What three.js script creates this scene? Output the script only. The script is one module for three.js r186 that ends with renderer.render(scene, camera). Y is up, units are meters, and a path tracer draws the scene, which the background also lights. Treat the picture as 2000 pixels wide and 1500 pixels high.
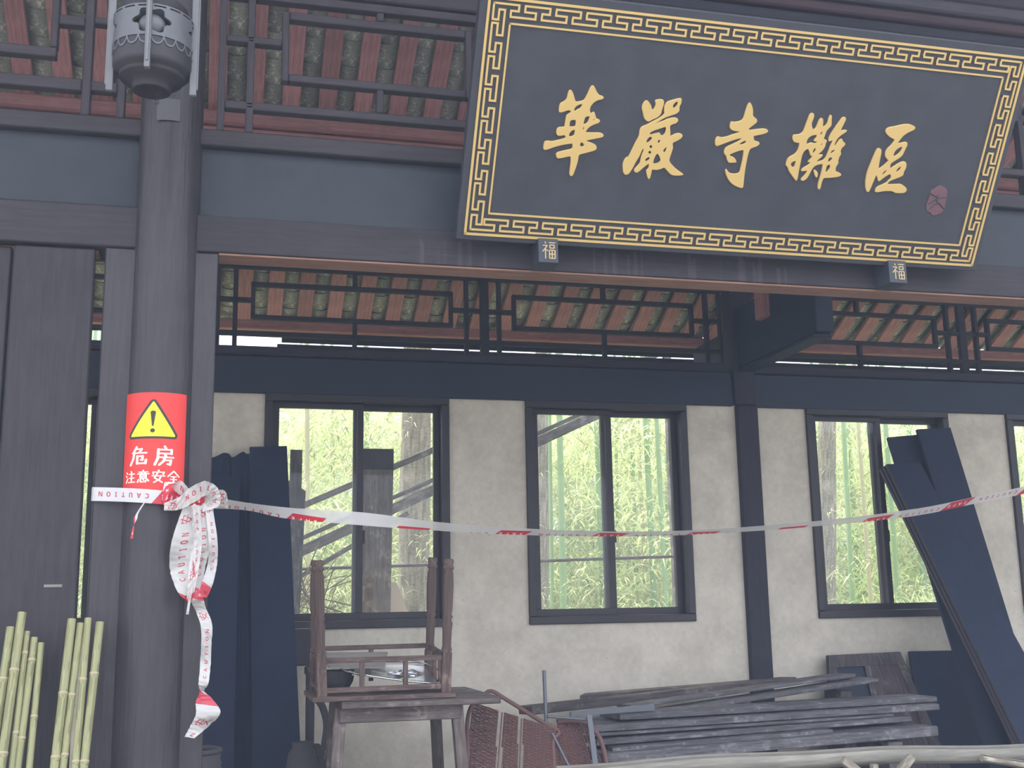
import * as THREE from 'three';
import { RoundedBoxGeometry } from 'three/addons/geometries/RoundedBoxGeometry.js';
import { mergeGeometries } from 'three/addons/utils/BufferGeometryUtils.js';

// ---------------------------------------------------------------- camera, sky, exposure
const scene = new THREE.Scene();
const camera = new THREE.PerspectiveCamera(36.72, 2000 / 1500, 0.05, 200);
camera.position.set(0, 1.6, 4.0);
camera.rotation.set(THREE.MathUtils.degToRad(11.04), THREE.MathUtils.degToRad(-14.39), THREE.MathUtils.degToRad(-1.039), 'YXZ');

const renderer = new THREE.WebGLRenderer({ antialias: true });
renderer.toneMapping = THREE.LinearToneMapping;
renderer.toneMappingExposure = 3.5;
scene.fog = new THREE.FogExp2(0xcfe0ff, 0.009);                // added fog, standing in for the pale bluish veil of the lens
renderer.shadowMap.enabled = true;

{ // even overcast sky, a third as bright at the horizon as overhead, grey land below it
  const W = 64, H = 32, d = new Float32Array(W * H * 4);
  for (let y = 0; y < H; y++) for (let x = 0; x < W; x++) {
    const el = ((y + 0.5) / H - 0.5) * Math.PI, s = Math.sin(el);
    const L = s > 0 ? (1 + 1.2 * s) / 2.2 * 1.35 : 0.22, i = (y * W + x) * 4;
    d[i] = L * 0.95; d[i + 1] = L * 0.99; d[i + 2] = L * 1.1; d[i + 3] = 1;
  }
  const t = new THREE.DataTexture(d, W, H, THREE.RGBAFormat, THREE.FloatType);
  t.mapping = THREE.EquirectangularReflectionMapping; t.magFilter = THREE.LinearFilter; t.needsUpdate = true;
  scene.background = t; scene.environment = t;
}
const sun = new THREE.DirectionalLight(0xfff3dd, 3);   // sun behind thin cloud, high over the grove: wide and weak
sun.position.set(-6, 20, -9); sun.castShadow = true; sun.shadow.radius = 30;
sun.shadow.camera.left = -14; sun.shadow.camera.right = 14; sun.shadow.camera.top = 14; sun.shadow.camera.bottom = -14; sun.shadow.camera.far = 60;
scene.add(sun);

// ---------------------------------------------------------------- helpers
let seed = 12345;
const rnd = () => { seed = (seed * 1664525 + 1013904223) >>> 0; return seed / 4294967296; };
const rr = (a, b) => a + (b - a) * rnd();
const V = (x, y, z) => new THREE.Vector3(x, y, z);
const used = {};
function numbered(n) { const k = used[n] = (used[n] ?? -1) + 1; return k ? `${n}_${String(k).padStart(3, '0')}` : n; }
function tag(o, label, category, group, kind) {
  o.userData.label = label; o.userData.category = category;
  if (group) o.userData.group = group;
  if (kind) o.userData.kind = kind;
  return o;
}
function thing(name, label, category, group, kind) {
  const o = new THREE.Group(); o.name = numbered(name); scene.add(o);
  if (label) tag(o, label, category, group, kind); else if (kind) o.userData.kind = kind;
  return o;
}
function add(name, geo, mat, parent = scene, label) {
  const g = Array.isArray(geo) ? merge(geo) : geo;
  const m = new THREE.Mesh(g, mat); m.castShadow = m.receiveShadow = true;
  if (parent === scene) m.name = numbered(name);
  else { const n = parent.children.filter((c) => c.name.replace(/_\d{3}$/, '') === name).length; m.name = n ? `${name}_${String(n).padStart(3, '0')}` : name; }
  if (label) m.userData.label = label;
  parent.add(m); return m;
}
const struct = (name, geo, mat) => { const m = add(name, geo, mat); m.userData.kind = 'structure'; return m; };
function merge(list) {
  const l = list.map((g) => { const n = g.index ? g.toNonIndexed() : g; for (const k of Object.keys(n.attributes)) if (!['position', 'normal', 'uv'].includes(k)) n.deleteAttribute(k); return n; });
  return mergeGeometries(l);
}
// uv in metres: u along the grain axis g (0, 1, 2), v across
function metricUV(geo, g = 0, off = [rnd() * 3, rnd() * 3]) {
  const p = geo.attributes.position, n = geo.attributes.normal, uv = new Float32Array(p.count * 2);
  for (let i = 0; i < p.count; i++) {
    const c = [p.getX(i), p.getY(i), p.getZ(i)], a = [Math.abs(n.getX(i)), Math.abs(n.getY(i)), Math.abs(n.getZ(i))];
    const na = a[0] >= a[1] && a[0] >= a[2] ? 0 : a[1] >= a[2] ? 1 : 2;
    const ax = [0, 1, 2].filter((k) => k !== na), ua = ax.includes(g) ? g : ax[0], va = ax.find((k) => k !== ua);
    uv[i * 2] = c[ua] + off[0]; uv[i * 2 + 1] = c[va] + off[1];
  }
  geo.setAttribute('uv', new THREE.BufferAttribute(uv, 2)); return geo;
}
// box from low corner to high corner
function box(x0, y0, z0, x1, y1, z1, g, r = 0.004) {
  const w = x1 - x0, h = y1 - y0, d = z1 - z0;
  const geo = r > 0 ? new RoundedBoxGeometry(w, h, d, 1, Math.min(r, w / 3, h / 3, d / 3)) : new THREE.BoxGeometry(w, h, d);
  geo.translate((x0 + x1) / 2, (y0 + y1) / 2, (z0 + z1) / 2);
  return metricUV(geo, g ?? (w >= h && w >= d ? 0 : h >= d ? 1 : 2));
}
// board from its four front corners (top left, top right, bottom right, bottom left) with a thickness backwards; rag = ragged top edge
function slab(A, B, C, D, t, rag = 0) {
  A = V(...A); B = V(...B); C = V(...C); D = V(...D);
  const n = B.clone().sub(D).cross(A.clone().sub(C)).normalize().multiplyScalar(t);
  if (n.z > 0) n.negate();
  const N = rag ? 14 : 1, pos = [], uv = [], o = rnd() * 3, len = A.distanceTo(D), wid = A.distanceTo(B);
  const tri = (a, b, c, q) => { for (const [p, w] of [[a, q[0]], [b, q[1]], [c, q[2]]]) { pos.push(p.x, p.y, p.z); uv.push(w[0] + o, w[1] + o); } };
  const quad = (a, b, c, d, l, w) => { tri(a, b, c, [[0, 0], [0, w], [l, w]]); tri(a, c, d, [[0, 0], [l, w], [l, 0]]); };
  const top = [], bot = [];
  for (let i = 0; i <= N; i++) { const f = i / N, a = A.clone().lerp(B, f); if (rag) a.y -= rag * rnd() * rnd() + rag * 0.4 * Math.sin(i * 0.9); top.push(a); bot.push(D.clone().lerp(C, f)); }
  for (let i = 0; i < N; i++) {
    const w = wid / N, a = top[i], b = top[i + 1], c = bot[i + 1], d = bot[i];
    const [a2, b2, c2, d2] = [a, b, c, d].map((p) => p.clone().add(n));
    const put = (p, f) => { pos.push(p.x, p.y, p.z); uv.push(f[0] + o, f[1] + o); };
    for (const [p, f] of [[a, [len, i * w]], [d, [0, i * w]], [c, [0, i * w + w]], [a, [len, i * w]], [c, [0, i * w + w]], [b, [len, i * w + w]]]) put(p, f);
    for (const [p, f] of [[a2, [len, i * w]], [c2, [0, i * w + w]], [d2, [0, i * w]], [a2, [len, i * w]], [b2, [len, i * w + w]], [c2, [0, i * w + w]]]) put(p, f);
    quad(a, b, b2, a2, w, t); quad(d, d2, c2, c, t, w);
  }
  quad(top[0], top[0].clone().add(n), D.clone().add(n), D, t, len); quad(B.clone().copy(top[N]), C, C.clone().add(n), top[N].clone().add(n), len, t);
  const g = new THREE.BufferGeometry();
  g.setAttribute('position', new THREE.Float32BufferAttribute(pos, 3)); g.setAttribute('uv', new THREE.Float32BufferAttribute(uv, 2));
  g.computeVertexNormals(); return g;
}
function tube(pts, r, seg = 24, rad = 8, closed = false) {
  const c = new THREE.CatmullRomCurve3(pts.map((p) => V(...p)), closed, 'catmullrom', 0.5);
  return new THREE.TubeGeometry(c, seg, r, rad, closed);
}
// round bar from a to b, radii ra rb, capped
function bar(a, b, ra, rb = ra, rad = 10) {
  a = V(...a); b = V(...b); const L = a.distanceTo(b);
  const g = new THREE.CylinderGeometry(rb, ra, L, rad, 1); g.translate(0, L / 2, 0);
  g.applyQuaternion(new THREE.Quaternion().setFromUnitVectors(V(0, 1, 0), b.clone().sub(a).normalize())); g.translate(a.x, a.y, a.z); return g;
}
// square bar from a to b of section w x d
function stick(a, b, w, d) {
  a = V(...a); b = V(...b); const L = a.distanceTo(b);
  const g = new RoundedBoxGeometry(w, L, d, 1, Math.min(w, d) * 0.12); metricUV(g, 1); g.translate(0, L / 2, 0);
  g.applyQuaternion(new THREE.Quaternion().setFromUnitVectors(V(0, 1, 0), b.clone().sub(a).normalize())); g.translate(a.x, a.y, a.z); return g;
}
// lathe along a line a -> b; prof = [[t 0..1, radius], ...]
function turned(a, b, prof, rad = 16) {
  a = V(...a); b = V(...b); const L = a.distanceTo(b);
  const g = new THREE.LatheGeometry(prof.map(([t, r]) => new THREE.Vector2(r, t * L)), rad);
  const uv = g.attributes.uv; for (let i = 0; i < uv.count; i++) { const u = uv.getX(i), v = uv.getY(i); uv.setXY(i, v * L, u * 0.4); }
  g.applyQuaternion(new THREE.Quaternion().setFromUnitVectors(V(0, 1, 0), b.clone().sub(a).normalize())); g.translate(a.x, a.y, a.z); return g;
}

// ---------------------------------------------------------------- textures: what the surfaces are made of
function lattice2(n, m) { const a = new Float32Array(n * m); for (let i = 0; i < a.length; i++) a[i] = rnd(); return (x, y) => {
  const xi = Math.floor(x), yi = Math.floor(y), fx = x - xi, fy = y - yi, sx = fx * fx * (3 - 2 * fx), sy = fy * fy * (3 - 2 * fy);
  const at = (i, j) => a[(((j % m) + m) % m) * n + (((i % n) + n) % n)];
  return (at(xi, yi) * (1 - sx) + at(xi + 1, yi) * sx) * (1 - sy) + (at(xi, yi + 1) * (1 - sx) + at(xi + 1, yi + 1) * sx) * sy; }; }
function tex(W, H, fn, srgb = true, rep = [1, 1]) {
  const d = new Uint8Array(W * H * 4);
  for (let y = 0; y < H; y++) for (let x = 0; x < W; x++) { const c = fn(x / W, y / H), i = (y * W + x) * 4; const v = Array.isArray(c) ? c : [c, c, c];
    for (let k = 0; k < 3; k++) d[i + k] = Math.max(0, Math.min(255, v[k] * 255)); d[i + 3] = 255; }
  const t = new THREE.DataTexture(d, W, H); t.wrapS = t.wrapT = THREE.RepeatWrapping; t.magFilter = THREE.LinearFilter; t.minFilter = THREE.LinearMipmapLinearFilter; t.generateMipmaps = true;
  if (srgb) t.colorSpace = THREE.SRGBColorSpace; t.repeat.set(...rep); t.needsUpdate = true; return t;
}
const n1 = lattice2(8, 128), n2 = lattice2(32, 256), n3 = lattice2(16, 16), n4 = lattice2(64, 64), n5 = lattice2(128, 128);
const grain = (u, v) => 0.45 * n1(u * 8, v * 128) + 0.3 * n2(u * 32, v * 256) + 0.25 * n3(u * 16, v * 16);
const woodTex = tex(512, 512, (u, v) => { const g = grain(u, v); return [0.74 + 0.3 * g, 0.73 + 0.3 * g, 0.73 + 0.29 * g]; });
const woodBump = tex(512, 512, (u, v) => grain(u, v), false);
const oldTex = tex(512, 512, (u, v) => { const g = grain(u, v), b = n3(u * 16, v * 16) * 0.6 + n4(u * 64, v * 64) * 0.4, s = 0.5 + 0.5 * g + (b > 0.62 ? (b - 0.62) * 1.0 : 0); return [s, s * 0.99, s * 0.97]; });
const lacTex = tex(512, 512, (u, v) => { const b = 0.6 * n3(u * 16, v * 16) + 0.25 * n4(u * 64, v * 64) + 0.15 * n1(u * 8, v * 128), sp = n5(u * 128, v * 128) > 0.975 ? 0.14 : 0; return [0.82 + 0.15 * b + sp, 0.82 + 0.15 * b + sp, 0.83 + 0.14 * b + sp]; });
const plasterTex = tex(512, 512, (u, v) => { const b = 0.5 * n3(u * 16, v * 16) + 0.3 * n4(u * 64, v * 64) + 0.2 * n5(u * 128, v * 128), sp = n5(v * 128, u * 128) > 0.985 && n4(u * 64, v * 64) > 0.6 ? -0.3 : 0; return [0.84 + 0.14 * b + sp, 0.83 + 0.14 * b + sp, 0.81 + 0.14 * b + sp]; }, true, [0.5, 0.5]);
const plasterBump = tex(256, 256, (u, v) => 0.5 * n4(u * 64, v * 64) + 0.5 * n5(u * 128, v * 128), false, [1.5, 1.5]);
const barkTex = tex(256, 256, (u, v) => { const g = n1(u * 8, v * 128) * 0.6 + n5(u * 128, v * 128) * 0.4; return [0.55 + 0.5 * g, 0.55 + 0.5 * g, 0.52 + 0.48 * g]; });
const bambooTex = tex(256, 256, (u, v) => { const s = n1(u * 8 , v * 128) * 0.6 + n2(u * 32, v * 256) * 0.4, k = s > 0.55 ? 1 : 0; return [0.72 + 0.26 * s - 0.2 * k, 0.73 + 0.24 * s - 0.2 * k, 0.6 + 0.22 * s - 0.2 * k]; });
bambooTex.repeat.set(1, 0.3);
const tileTex = tex(256, 256, (u, v) => { const b = 0.5 * n3(u * 16, v * 16) + 0.5 * n4(u * 64, v * 64), l = b > 0.66 ? (b - 0.66) * 1.6 : 0; return [0.66 + 0.2 * b + l, 0.68 + 0.2 * b + l, 0.64 + 0.2 * b + l * 0.85]; }, true, [1.5, 1.5]);
const S = (o) => new THREE.MeshStandardMaterial(o);
const lin = (r, g, b) => new THREE.Color().setRGB(r, g, b);
const wood = (r, g, b, o = {}) => S({ color: lin(r, g, b), map: woodTex, bumpMap: woodBump, bumpScale: 0.0015, roughness: 0.75, ...o });
const old = (r, g, b, o = {}) => S({ color: lin(r, g, b), map: oldTex, bumpMap: woodBump, bumpScale: 0.003, roughness: 0.85, ...o });
const lacquer = (r, g, b, o = {}) => S({ color: lin(r, g, b), map: lacTex, roughness: 0.6, ...o });
const M = {
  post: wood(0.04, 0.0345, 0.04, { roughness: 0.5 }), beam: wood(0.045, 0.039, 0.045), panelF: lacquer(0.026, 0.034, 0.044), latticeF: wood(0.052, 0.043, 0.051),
  raw: wood(0.36, 0.2, 0.135), board: wood(0.038, 0.034, 0.038),
  dark: wood(0.025, 0.027, 0.04), lintel: lacquer(0.012, 0.027, 0.05), lintelRail: wood(0.034, 0.032, 0.046), latticeB: wood(0.02, 0.019, 0.025),  // slate and dark timber, with the bluish lens veil mixed into the colour
  black: lacquer(0.014, 0.027, 0.062, { roughness: 0.8 }), blackEdge: wood(0.16, 0.13, 0.14),  // navy cast of the lens veil is put into the black
  batten: wood(0.42, 0.2, 0.16), purlin: wood(0.48, 0.24, 0.22), tile: [1, 1.25, 0.8].map((k) => S({ color: lin(0.78 * k, 0.78 * k, 0.73 * k), map: tileTex, roughness: 0.95 })),
  plaster: S({ color: lin(0.88, 0.83, 0.715), map: plasterTex, bumpMap: plasterBump, bumpScale: 0.0015, roughness: 0.95 }),
  frame: S({ color: lin(0.04, 0.033, 0.034), map: lacTex, roughness: 0.45 }),
  glass: new THREE.MeshPhysicalMaterial({ color: 0xffffff, transmission: 0.965, roughness: 0, thickness: 0, ior: 1.45, specularIntensity: 0.35 }),
  gold: S({ color: lin(0.66, 0.46, 0.165), roughness: 0.5, metalness: 0.15 }), goldDull: S({ color: lin(0.5, 0.38, 0.21), roughness: 0.6 }), goldEdge: S({ color: lin(0.45, 0.3, 0.12), roughness: 0.5 }),
  sign: lacquer(0.05, 0.054, 0.068, { roughness: 0.55 }), silver: lacquer(0.14, 0.147, 0.158, { roughness: 0.45 }), finSilver: lacquer(0.19, 0.195, 0.2, { roughness: 0.5 }), silverDark: lacquer(0.037, 0.034, 0.038),
  seal: S({ color: lin(0.15, 0.075, 0.085), roughness: 0.7 }),
  oldWood: old(0.17, 0.15, 0.15), stool: old(0.29, 0.205, 0.18, { bumpScale: 0.0008 }), table: old(0.3, 0.25, 0.23), plank: old(0.25, 0.25, 0.27), log: wood(0.27, 0.26, 0.22), cutLog: old(0.42, 0.38, 0.31),
  metal: S({ color: lin(0.16, 0.17, 0.19), roughness: 0.45, metalness: 0.4 }), alu: S({ color: lin(0.75, 0.76, 0.78), roughness: 0.25, metalness: 0.9 }),
  wicker: S({ color: lin(0.19, 0.1, 0.088), roughness: 0.7 }), wickerDark: S({ color: lin(0.07, 0.065, 0.07), roughness: 0.8 }),
  bamboo: S({ color: lin(0.43, 0.425, 0.31), map: bambooTex, roughness: 0.55 }), bambooNode: S({ color: lin(0.4, 0.33, 0.22), roughness: 0.7 }),
  stone: S({ color: lin(0.27, 0.265, 0.25), map: plasterTex, roughness: 0.95 }), soil: S({ color: lin(0.16, 0.17, 0.07), map: plasterTex, roughness: 1 }),
  bark: S({ color: lin(0.34, 0.31, 0.25), map: barkTex, bumpMap: woodBump, bumpScale: 0.01, roughness: 0.95 }),
  culm: S({ color: lin(0.22, 0.33, 0.15), roughness: 0.5 }), culmPale: S({ color: lin(0.4, 0.38, 0.22), roughness: 0.6 }),
  rail: old(0.2, 0.2, 0.2), paper: S({ color: lin(0.1, 0.1, 0.105), roughness: 0.9 }),
};
// ---------------------------------------------------------------- setting: ground, floor, walls
const FL = 0.4, ZB = -3.2;                                   // floor of the gallery, face of the back wall
struct('ground', box(-18, -0.3, 0.95, 24, 0, 26, 0, 0), M.stone);
struct('floor', box(-3.7, -0.3, -3.42, 9.7, FL, 0.95, 0, 0.01), M.stone);
{ // slope of the grove behind the building
  const g = new THREE.PlaneGeometry(60, 44, 40, 30); g.rotateX(-Math.PI / 2); g.translate(4, 0, -25.4);
  const p = g.attributes.position; for (let i = 0; i < p.count; i++) p.setY(i, 0.1 + Math.max(0, -p.getZ(i) - 5) * 0.09 + (n3(p.getX(i) + 40, p.getZ(i) + 60) - 0.5) * 0.5);
  g.computeVertexNormals(); metricUV(g, 0); struct('ground_behind', g, M.soil);
}
const WIN = [[-1.79, -0.66], [0.268, 1.425], [1.93, 3.058], [3.947, 5.072], [5.555, 6.69]], WY0 = 1.505, WY1 = 2.945;
{
  const s = new THREE.Shape(); s.moveTo(-3.6, FL); s.lineTo(9.6, FL); s.lineTo(9.6, 3.0); s.lineTo(-3.6, 3.0);
  for (const [a, b] of WIN) { const h = new THREE.Path(); h.moveTo(a + 0.03, WY0 + 0.03); h.lineTo(a + 0.03, WY1 - 0.03); h.lineTo(b - 0.03, WY1 - 0.03); h.lineTo(b - 0.03, WY0 + 0.03); s.holes.push(h); }
  const g = new THREE.ExtrudeGeometry(s, { depth: 0.2, bevelEnabled: false }); g.translate(0, 0, ZB - 0.2); metricUV(g, 0);
  struct('wall_back', g, M.plaster);
}
struct('wall_left', box(-3.8, FL, -3.4, -3.6, 3.9, 0, 2, 0), M.plaster);
struct('wall_right', box(9.6, FL, -3.4, 9.8, 3.9, 0, 2, 0), M.plaster);
WIN.forEach(([x0, x1], i) => {
  const w = thing('window_' + (i + 1), null, null, null, 'structure'), c = 0.05, zf = ZB + 0.025, y0 = WY0, y1 = WY1;
  for (const b of [[x0, y1 - c, x1, y1], [x0, y0, x1, y0 + c], [x0, y0 + c, x0 + c, y1 - c], [x1 - c, y0 + c, x1, y1 - c]]) add('casing', box(b[0], b[1], ZB - 0.16, b[2], b[3], zf, undefined, 0.006), M.frame, w);
  const xm = (x0 + x1) / 2;
  for (const [a, b, z] of [[x0 + c, xm + 0.035, ZB - 0.055], [xm - 0.025, x1 - c, ZB - 0.1]]) {
    const q = 0.04, B = y0 + c, T = y1 - c;
    const s = add('sash', [box(a, B, z, b, B + 0.045, z + 0.035, 0, 0.003), box(a, T - 0.035, z, b, T, z + 0.035, 0, 0.003), box(a, B + 0.045, z, a + q, T - 0.035, z + 0.035, 1, 0.003), box(b - q, B + 0.045, z, b, T - 0.035, z + 0.035, 1, 0.003)], M.frame, w);
    add('pane', box(a + q - 0.004, B + 0.041, z + 0.015, b - q + 0.004, T - 0.031, z + 0.019, 0, 0), M.glass, s);
  }
  add('latch', [box(xm + 0.036, 2.02, ZB - 0.06, xm + 0.05, 2.1, ZB - 0.03, 1, 0.004)], M.frame, w);
});

// ---------------------------------------------------------------- roof: battens, tiles between them, purlins
const TAN = Math.tan(28.5 * Math.PI / 180), roofY = (z) => 5.6 + TAN * z, SL = Math.hypot(1, TAN);
const roof = thing('roof', 'old tile roof with red battens sloping down to the back', 'roof', null, 'structure');
{
  const blockSlab = (z0, y0, z1, y1) => { const s = slab([-4, y1, z1], [10, y1, z1], [10, y0, z0], [-4, y0, z0], 0.05); s.translate(0, 0.17, 0); return s; };
  const L = (0.2 + 3.84) * SL, up = new THREE.Matrix4().makeRotationX(-Math.atan(TAN));   // local z runs down the slope backwards
  const place = (o, x, y, z) => { o.position.set(x, y, z); o.rotation.x = -Math.atan(TAN); };
  const bg = metricUV(new RoundedBoxGeometry(0.098, 0.028, L, 1, 0.004), 2, [0, 0]);
  const mats = [0.85, 1, 1.12].map((k) => wood(0.62 * k, 0.315 * k, 0.3 * k));
  const xs = []; for (let k = -22; k < 47; k++) xs.push(0.535 + 0.2 * k);
  for (const x of xs) { const m = add('batten', bg, mats[Math.floor(rnd() * 3)], roof); place(m, x, roofY(-1.82), -1.82); }
  // a tile seen from below: an arched trough resting on two battens
  const R = 0.09, seg = 8, tlen = 0.21, tg = new THREE.BufferGeometry(), pos = [], idx = [], uv = [];
  for (const h of [0, 0.012]) for (let i = 0; i <= seg; i++) for (const z of [0, tlen]) { const a = (i / seg - 0.5) * 2.1; pos.push(Math.sin(a) * (R - h), -Math.cos(a) * (R - h) + 0.05 + 0.06, z); uv.push(i / seg * 0.2, z); }
  const q = (a, b, c, d) => idx.push(a, b, c, a, c, d), W = (seg + 1) * 2;
  for (let i = 0; i < seg; i++) { const a = i * 2; q(a, a + 1, a + 3, a + 2); q(W + a, W + a + 2, W + a + 3, W + a + 1); q(a, a + 2, W + a + 2, W + a); q(a + 1, W + a + 1, W + a + 3, a + 3); }
  tg.setAttribute('position', new THREE.Float32BufferAttribute(pos, 3)); tg.setAttribute('uv', new THREE.Float32BufferAttribute(uv, 2)); tg.setIndex(idx); tg.computeVertexNormals();
  const mats4 = [], dummy = new THREE.Object3D();
  for (let k = 0; k < xs.length - 1; k++) for (let j = 0; j < 30; j++) {
    const s = j * 0.165, z = 0.2 - s / SL; if (z - tlen / SL < -4.0) continue;
    const x = xs[k] + 0.1, jx = rr(-0.006, 0.006), tilt = 0.05;
    const zc = z - tlen / SL, yc = roofY(zc) + 0.025 + rr(0, 0.006);
    const front = z < -0.9 && z > -2.3 && x > -1 && x < 1.15, back = z < -3.05 && x > -0.95 && x < 6.4;
    dummy.position.set(x + jx, yc, zc); dummy.rotation.set(-Math.atan(TAN) + tilt, rr(-0.03, 0.03), 0); dummy.updateMatrix();
    if (front || back) { const m = add('tile', tg, M.tile[Math.floor(rnd() * 3)], roof); m.position.copy(dummy.position); m.rotation.copy(dummy.rotation); } else mats4.push(dummy.matrix.clone());
  }
  const im = new THREE.InstancedMesh(tg, M.tile[0], mats4.length); mats4.forEach((m, i) => im.setMatrixAt(i, m)); im.name = 'roof_tiles'; im.userData.kind = 'stuff'; im.castShadow = true; roof.add(im);
  add('roof_light_block', [blockSlab(-3.97, roofY(-3.97), 0.25, roofY(0.25)), slab([-4, 5.9, 0.25], [10, 5.9, 0.25], [10, 5.05, 1.5], [-4, 5.05, 1.5], 0.1)], M.tile[2], roof);  // unseen slabs added to block light: backing above the tiles, front slope
}
const logX = (name, x0, x1, y, z, r, m, label, cat) => { const g = bar([x0, y, z], [x1, y, z], r, r, 20); metricUV(g, 0); return tag(add(name, g, m), label, cat, null, 'structure'); };
tag(add('rear_purlin', box(-3.6, 3.485, -3.82, 9.6, 3.555, -3.75, 0, 0.012), M.purlin), 'red timber purlin under the back ends of the roof battens', 'beam', null, 'structure');
tag(add('middle_purlin', [box(-3.6, 4.245, -2.25, 9.6, 4.33, -2.15, 0, 0.015), box(-3.6, 4.165, -2.23, 9.6, 4.24, -2.17, 0, 0.01)], M.purlin), 'red timber purlin seen through the front lattice, under the battens', 'beam', null, 'structure');
tag(add('eave_board', [box(0.37, 3.31, -3.99, 9.6, 3.437, -3.96, 0, 0.004), box(0.4, 3.45, -3.985, 9.6, 3.49, -3.965, 0, 0.004), box(-3.6, 3.31, -3.99, -1.0, 3.49, -3.96, 0, 0.004)], M.dark), 'dark broken eave board low behind the back lattice', 'board', null, 'structure');
for (const x of [-2.8, 3.48, 8.6]) tag(add('purlin_post', box(x - 0.06, 3.2, -3.86, x + 0.06, 3.49, -3.3, 2, 0.006), M.dark), ['dark rafter arm left of the column', 'dark rafter arm behind the back wall post', 'dark rafter arm far right'][used.purlin_post], 'bracket', null, 'structure');

// ---------------------------------------------------------------- back wall timber
const bt = (name, g, m, label, cat) => tag(add(name, g, m), label, cat, null, 'structure');
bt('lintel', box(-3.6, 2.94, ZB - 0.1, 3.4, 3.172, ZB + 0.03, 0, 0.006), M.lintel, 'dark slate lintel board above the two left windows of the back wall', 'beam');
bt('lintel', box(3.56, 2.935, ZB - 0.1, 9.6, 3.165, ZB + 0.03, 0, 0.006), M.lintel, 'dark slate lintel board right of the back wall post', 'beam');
bt('lintel_rail', box(-3.6, 3.175, ZB - 0.09, 3.35, 3.232, ZB + 0.045, 0, 0.006), M.lintelRail, 'brown rail on the left lintel, under the left back lattices', 'rail');
bt('lintel_rail', box(3.56, 3.17, ZB - 0.09, 9.6, 3.228, ZB + 0.045, 0, 0.006), M.lintelRail, 'brown rail on the right lintel, under the right back lattices', 'rail');
bt('wall_post', [box(3.418, FL, ZB - 0.1, 3.575, 2.945, ZB + 0.04, 1, 0.01), box(3.405, 2.945, ZB - 0.1, 3.56, 3.86, ZB + 0.05, 1, 0.01)], M.lintelRail, 'dark timber post in the back wall between second and third window', 'post');
bt('upper_beam', box(-3.6, 3.775, ZB - 0.08, 9.6, 3.86, ZB + 0.02, 0, 0.006), M.latticeB, 'dark beam along the top of the back lattices', 'beam');
function backLattice(x0, mirror, label) {
  const t = thing('lattice_panel', label, 'lattice'), f = (a, b) => (mirror ? [x0 + 1.70 - b, x0 + 1.70 - a] : [x0 + a, x0 + b]);
  const d = (z = 0) => [ZB - 0.035 + z, ZB + 0.005 + z];
  const bb = (a, b, y0, y1) => { const [p, q] = f(a, b), [z0, z1] = d(); add('bar', box(p, y0, z0, q, y1, z1, undefined, 0.003), M.latticeB, t); };
  bb(-0.0, 0.024, 3.232, 3.775); if (!mirror) bb(1.683, 1.74, 3.232, 3.775);
  bb(0.101, 0.13, 3.232, 3.742); bb(1.577, 1.604, 3.232, 3.742);
  bb(0.024, 1.683, 3.742, 3.773);
  bb(0.21, 1.50, 3.628, 3.656); bb(0.21, 1.50, 3.415, 3.443); bb(0.21, 0.235, 3.443, 3.628); bb(1.475, 1.50, 3.443, 3.628);
  bb(0.024, 1.683, 3.308, 3.338);
  bb(0.847, 0.875, 3.656, 3.742); bb(0.847, 0.875, 3.232, 3.415);
  bb(0.024, 0.21, 3.523, 3.552); bb(1.50, 1.683, 3.519, 3.548);
  return t;
}
backLattice(-0.042, false, 'lattice panel high on the back wall, first right of the front column');
backLattice(1.66, true, 'lattice panel high on the back wall, between first panel and the post');
backLattice(3.56, false, 'lattice panel high on the back wall, just right of the post');
backLattice(5.28, true, 'lattice panel high on the back wall, at the right edge of the picture');
backLattice(-1.84, false, 'lattice panel seen through the gap left of the column');
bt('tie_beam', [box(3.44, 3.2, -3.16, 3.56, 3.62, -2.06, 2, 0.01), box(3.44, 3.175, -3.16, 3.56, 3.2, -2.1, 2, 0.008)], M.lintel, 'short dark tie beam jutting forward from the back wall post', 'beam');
bt('hanging_post', box(3.43, 3.62, -2.24, 3.57, 4.165, -2.1, 1, 0.01), M.dark, 'dark post from the front end of the tie beam up to the purlin', 'post');
bt('king_post', box(3.40, 3.44, -2.78, 3.6, 4.0, -2.64, 1, 0.01), M.purlin, 'reddish short post standing on the tie beam', 'post');

// ---------------------------------------------------------------- front timber
{
  const g = new THREE.CylinderGeometry(0.106, 0.112, 3.9, 48, 24); const p = g.attributes.position;
  for (let i = 0; i < p.count; i++) { const a = Math.atan2(p.getZ(i), p.getX(i)), k = 1 + 0.012 * Math.sin(5 * a + 1.3 * p.getY(i)) + 0.006 * Math.sin(11 * a - p.getY(i) * 2); p.setX(i, p.getX(i) * k); p.setZ(i, p.getZ(i) * k); }
  g.computeVertexNormals(); const uv = g.attributes.uv; for (let i = 0; i < uv.count; i++) { const u = uv.getX(i), v = uv.getY(i); uv.setXY(i, v * 3.9, u * 0.7); }
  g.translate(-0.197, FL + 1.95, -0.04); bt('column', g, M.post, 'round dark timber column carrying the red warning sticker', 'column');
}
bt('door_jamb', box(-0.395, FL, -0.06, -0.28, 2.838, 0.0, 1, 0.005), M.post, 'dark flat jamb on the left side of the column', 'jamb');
bt('door_jamb', box(-0.115, FL, -0.06, -0.022, 2.838, 0.0, 1, 0.005), M.post, 'dark flat jamb on the right side of the column', 'jamb');
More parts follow.
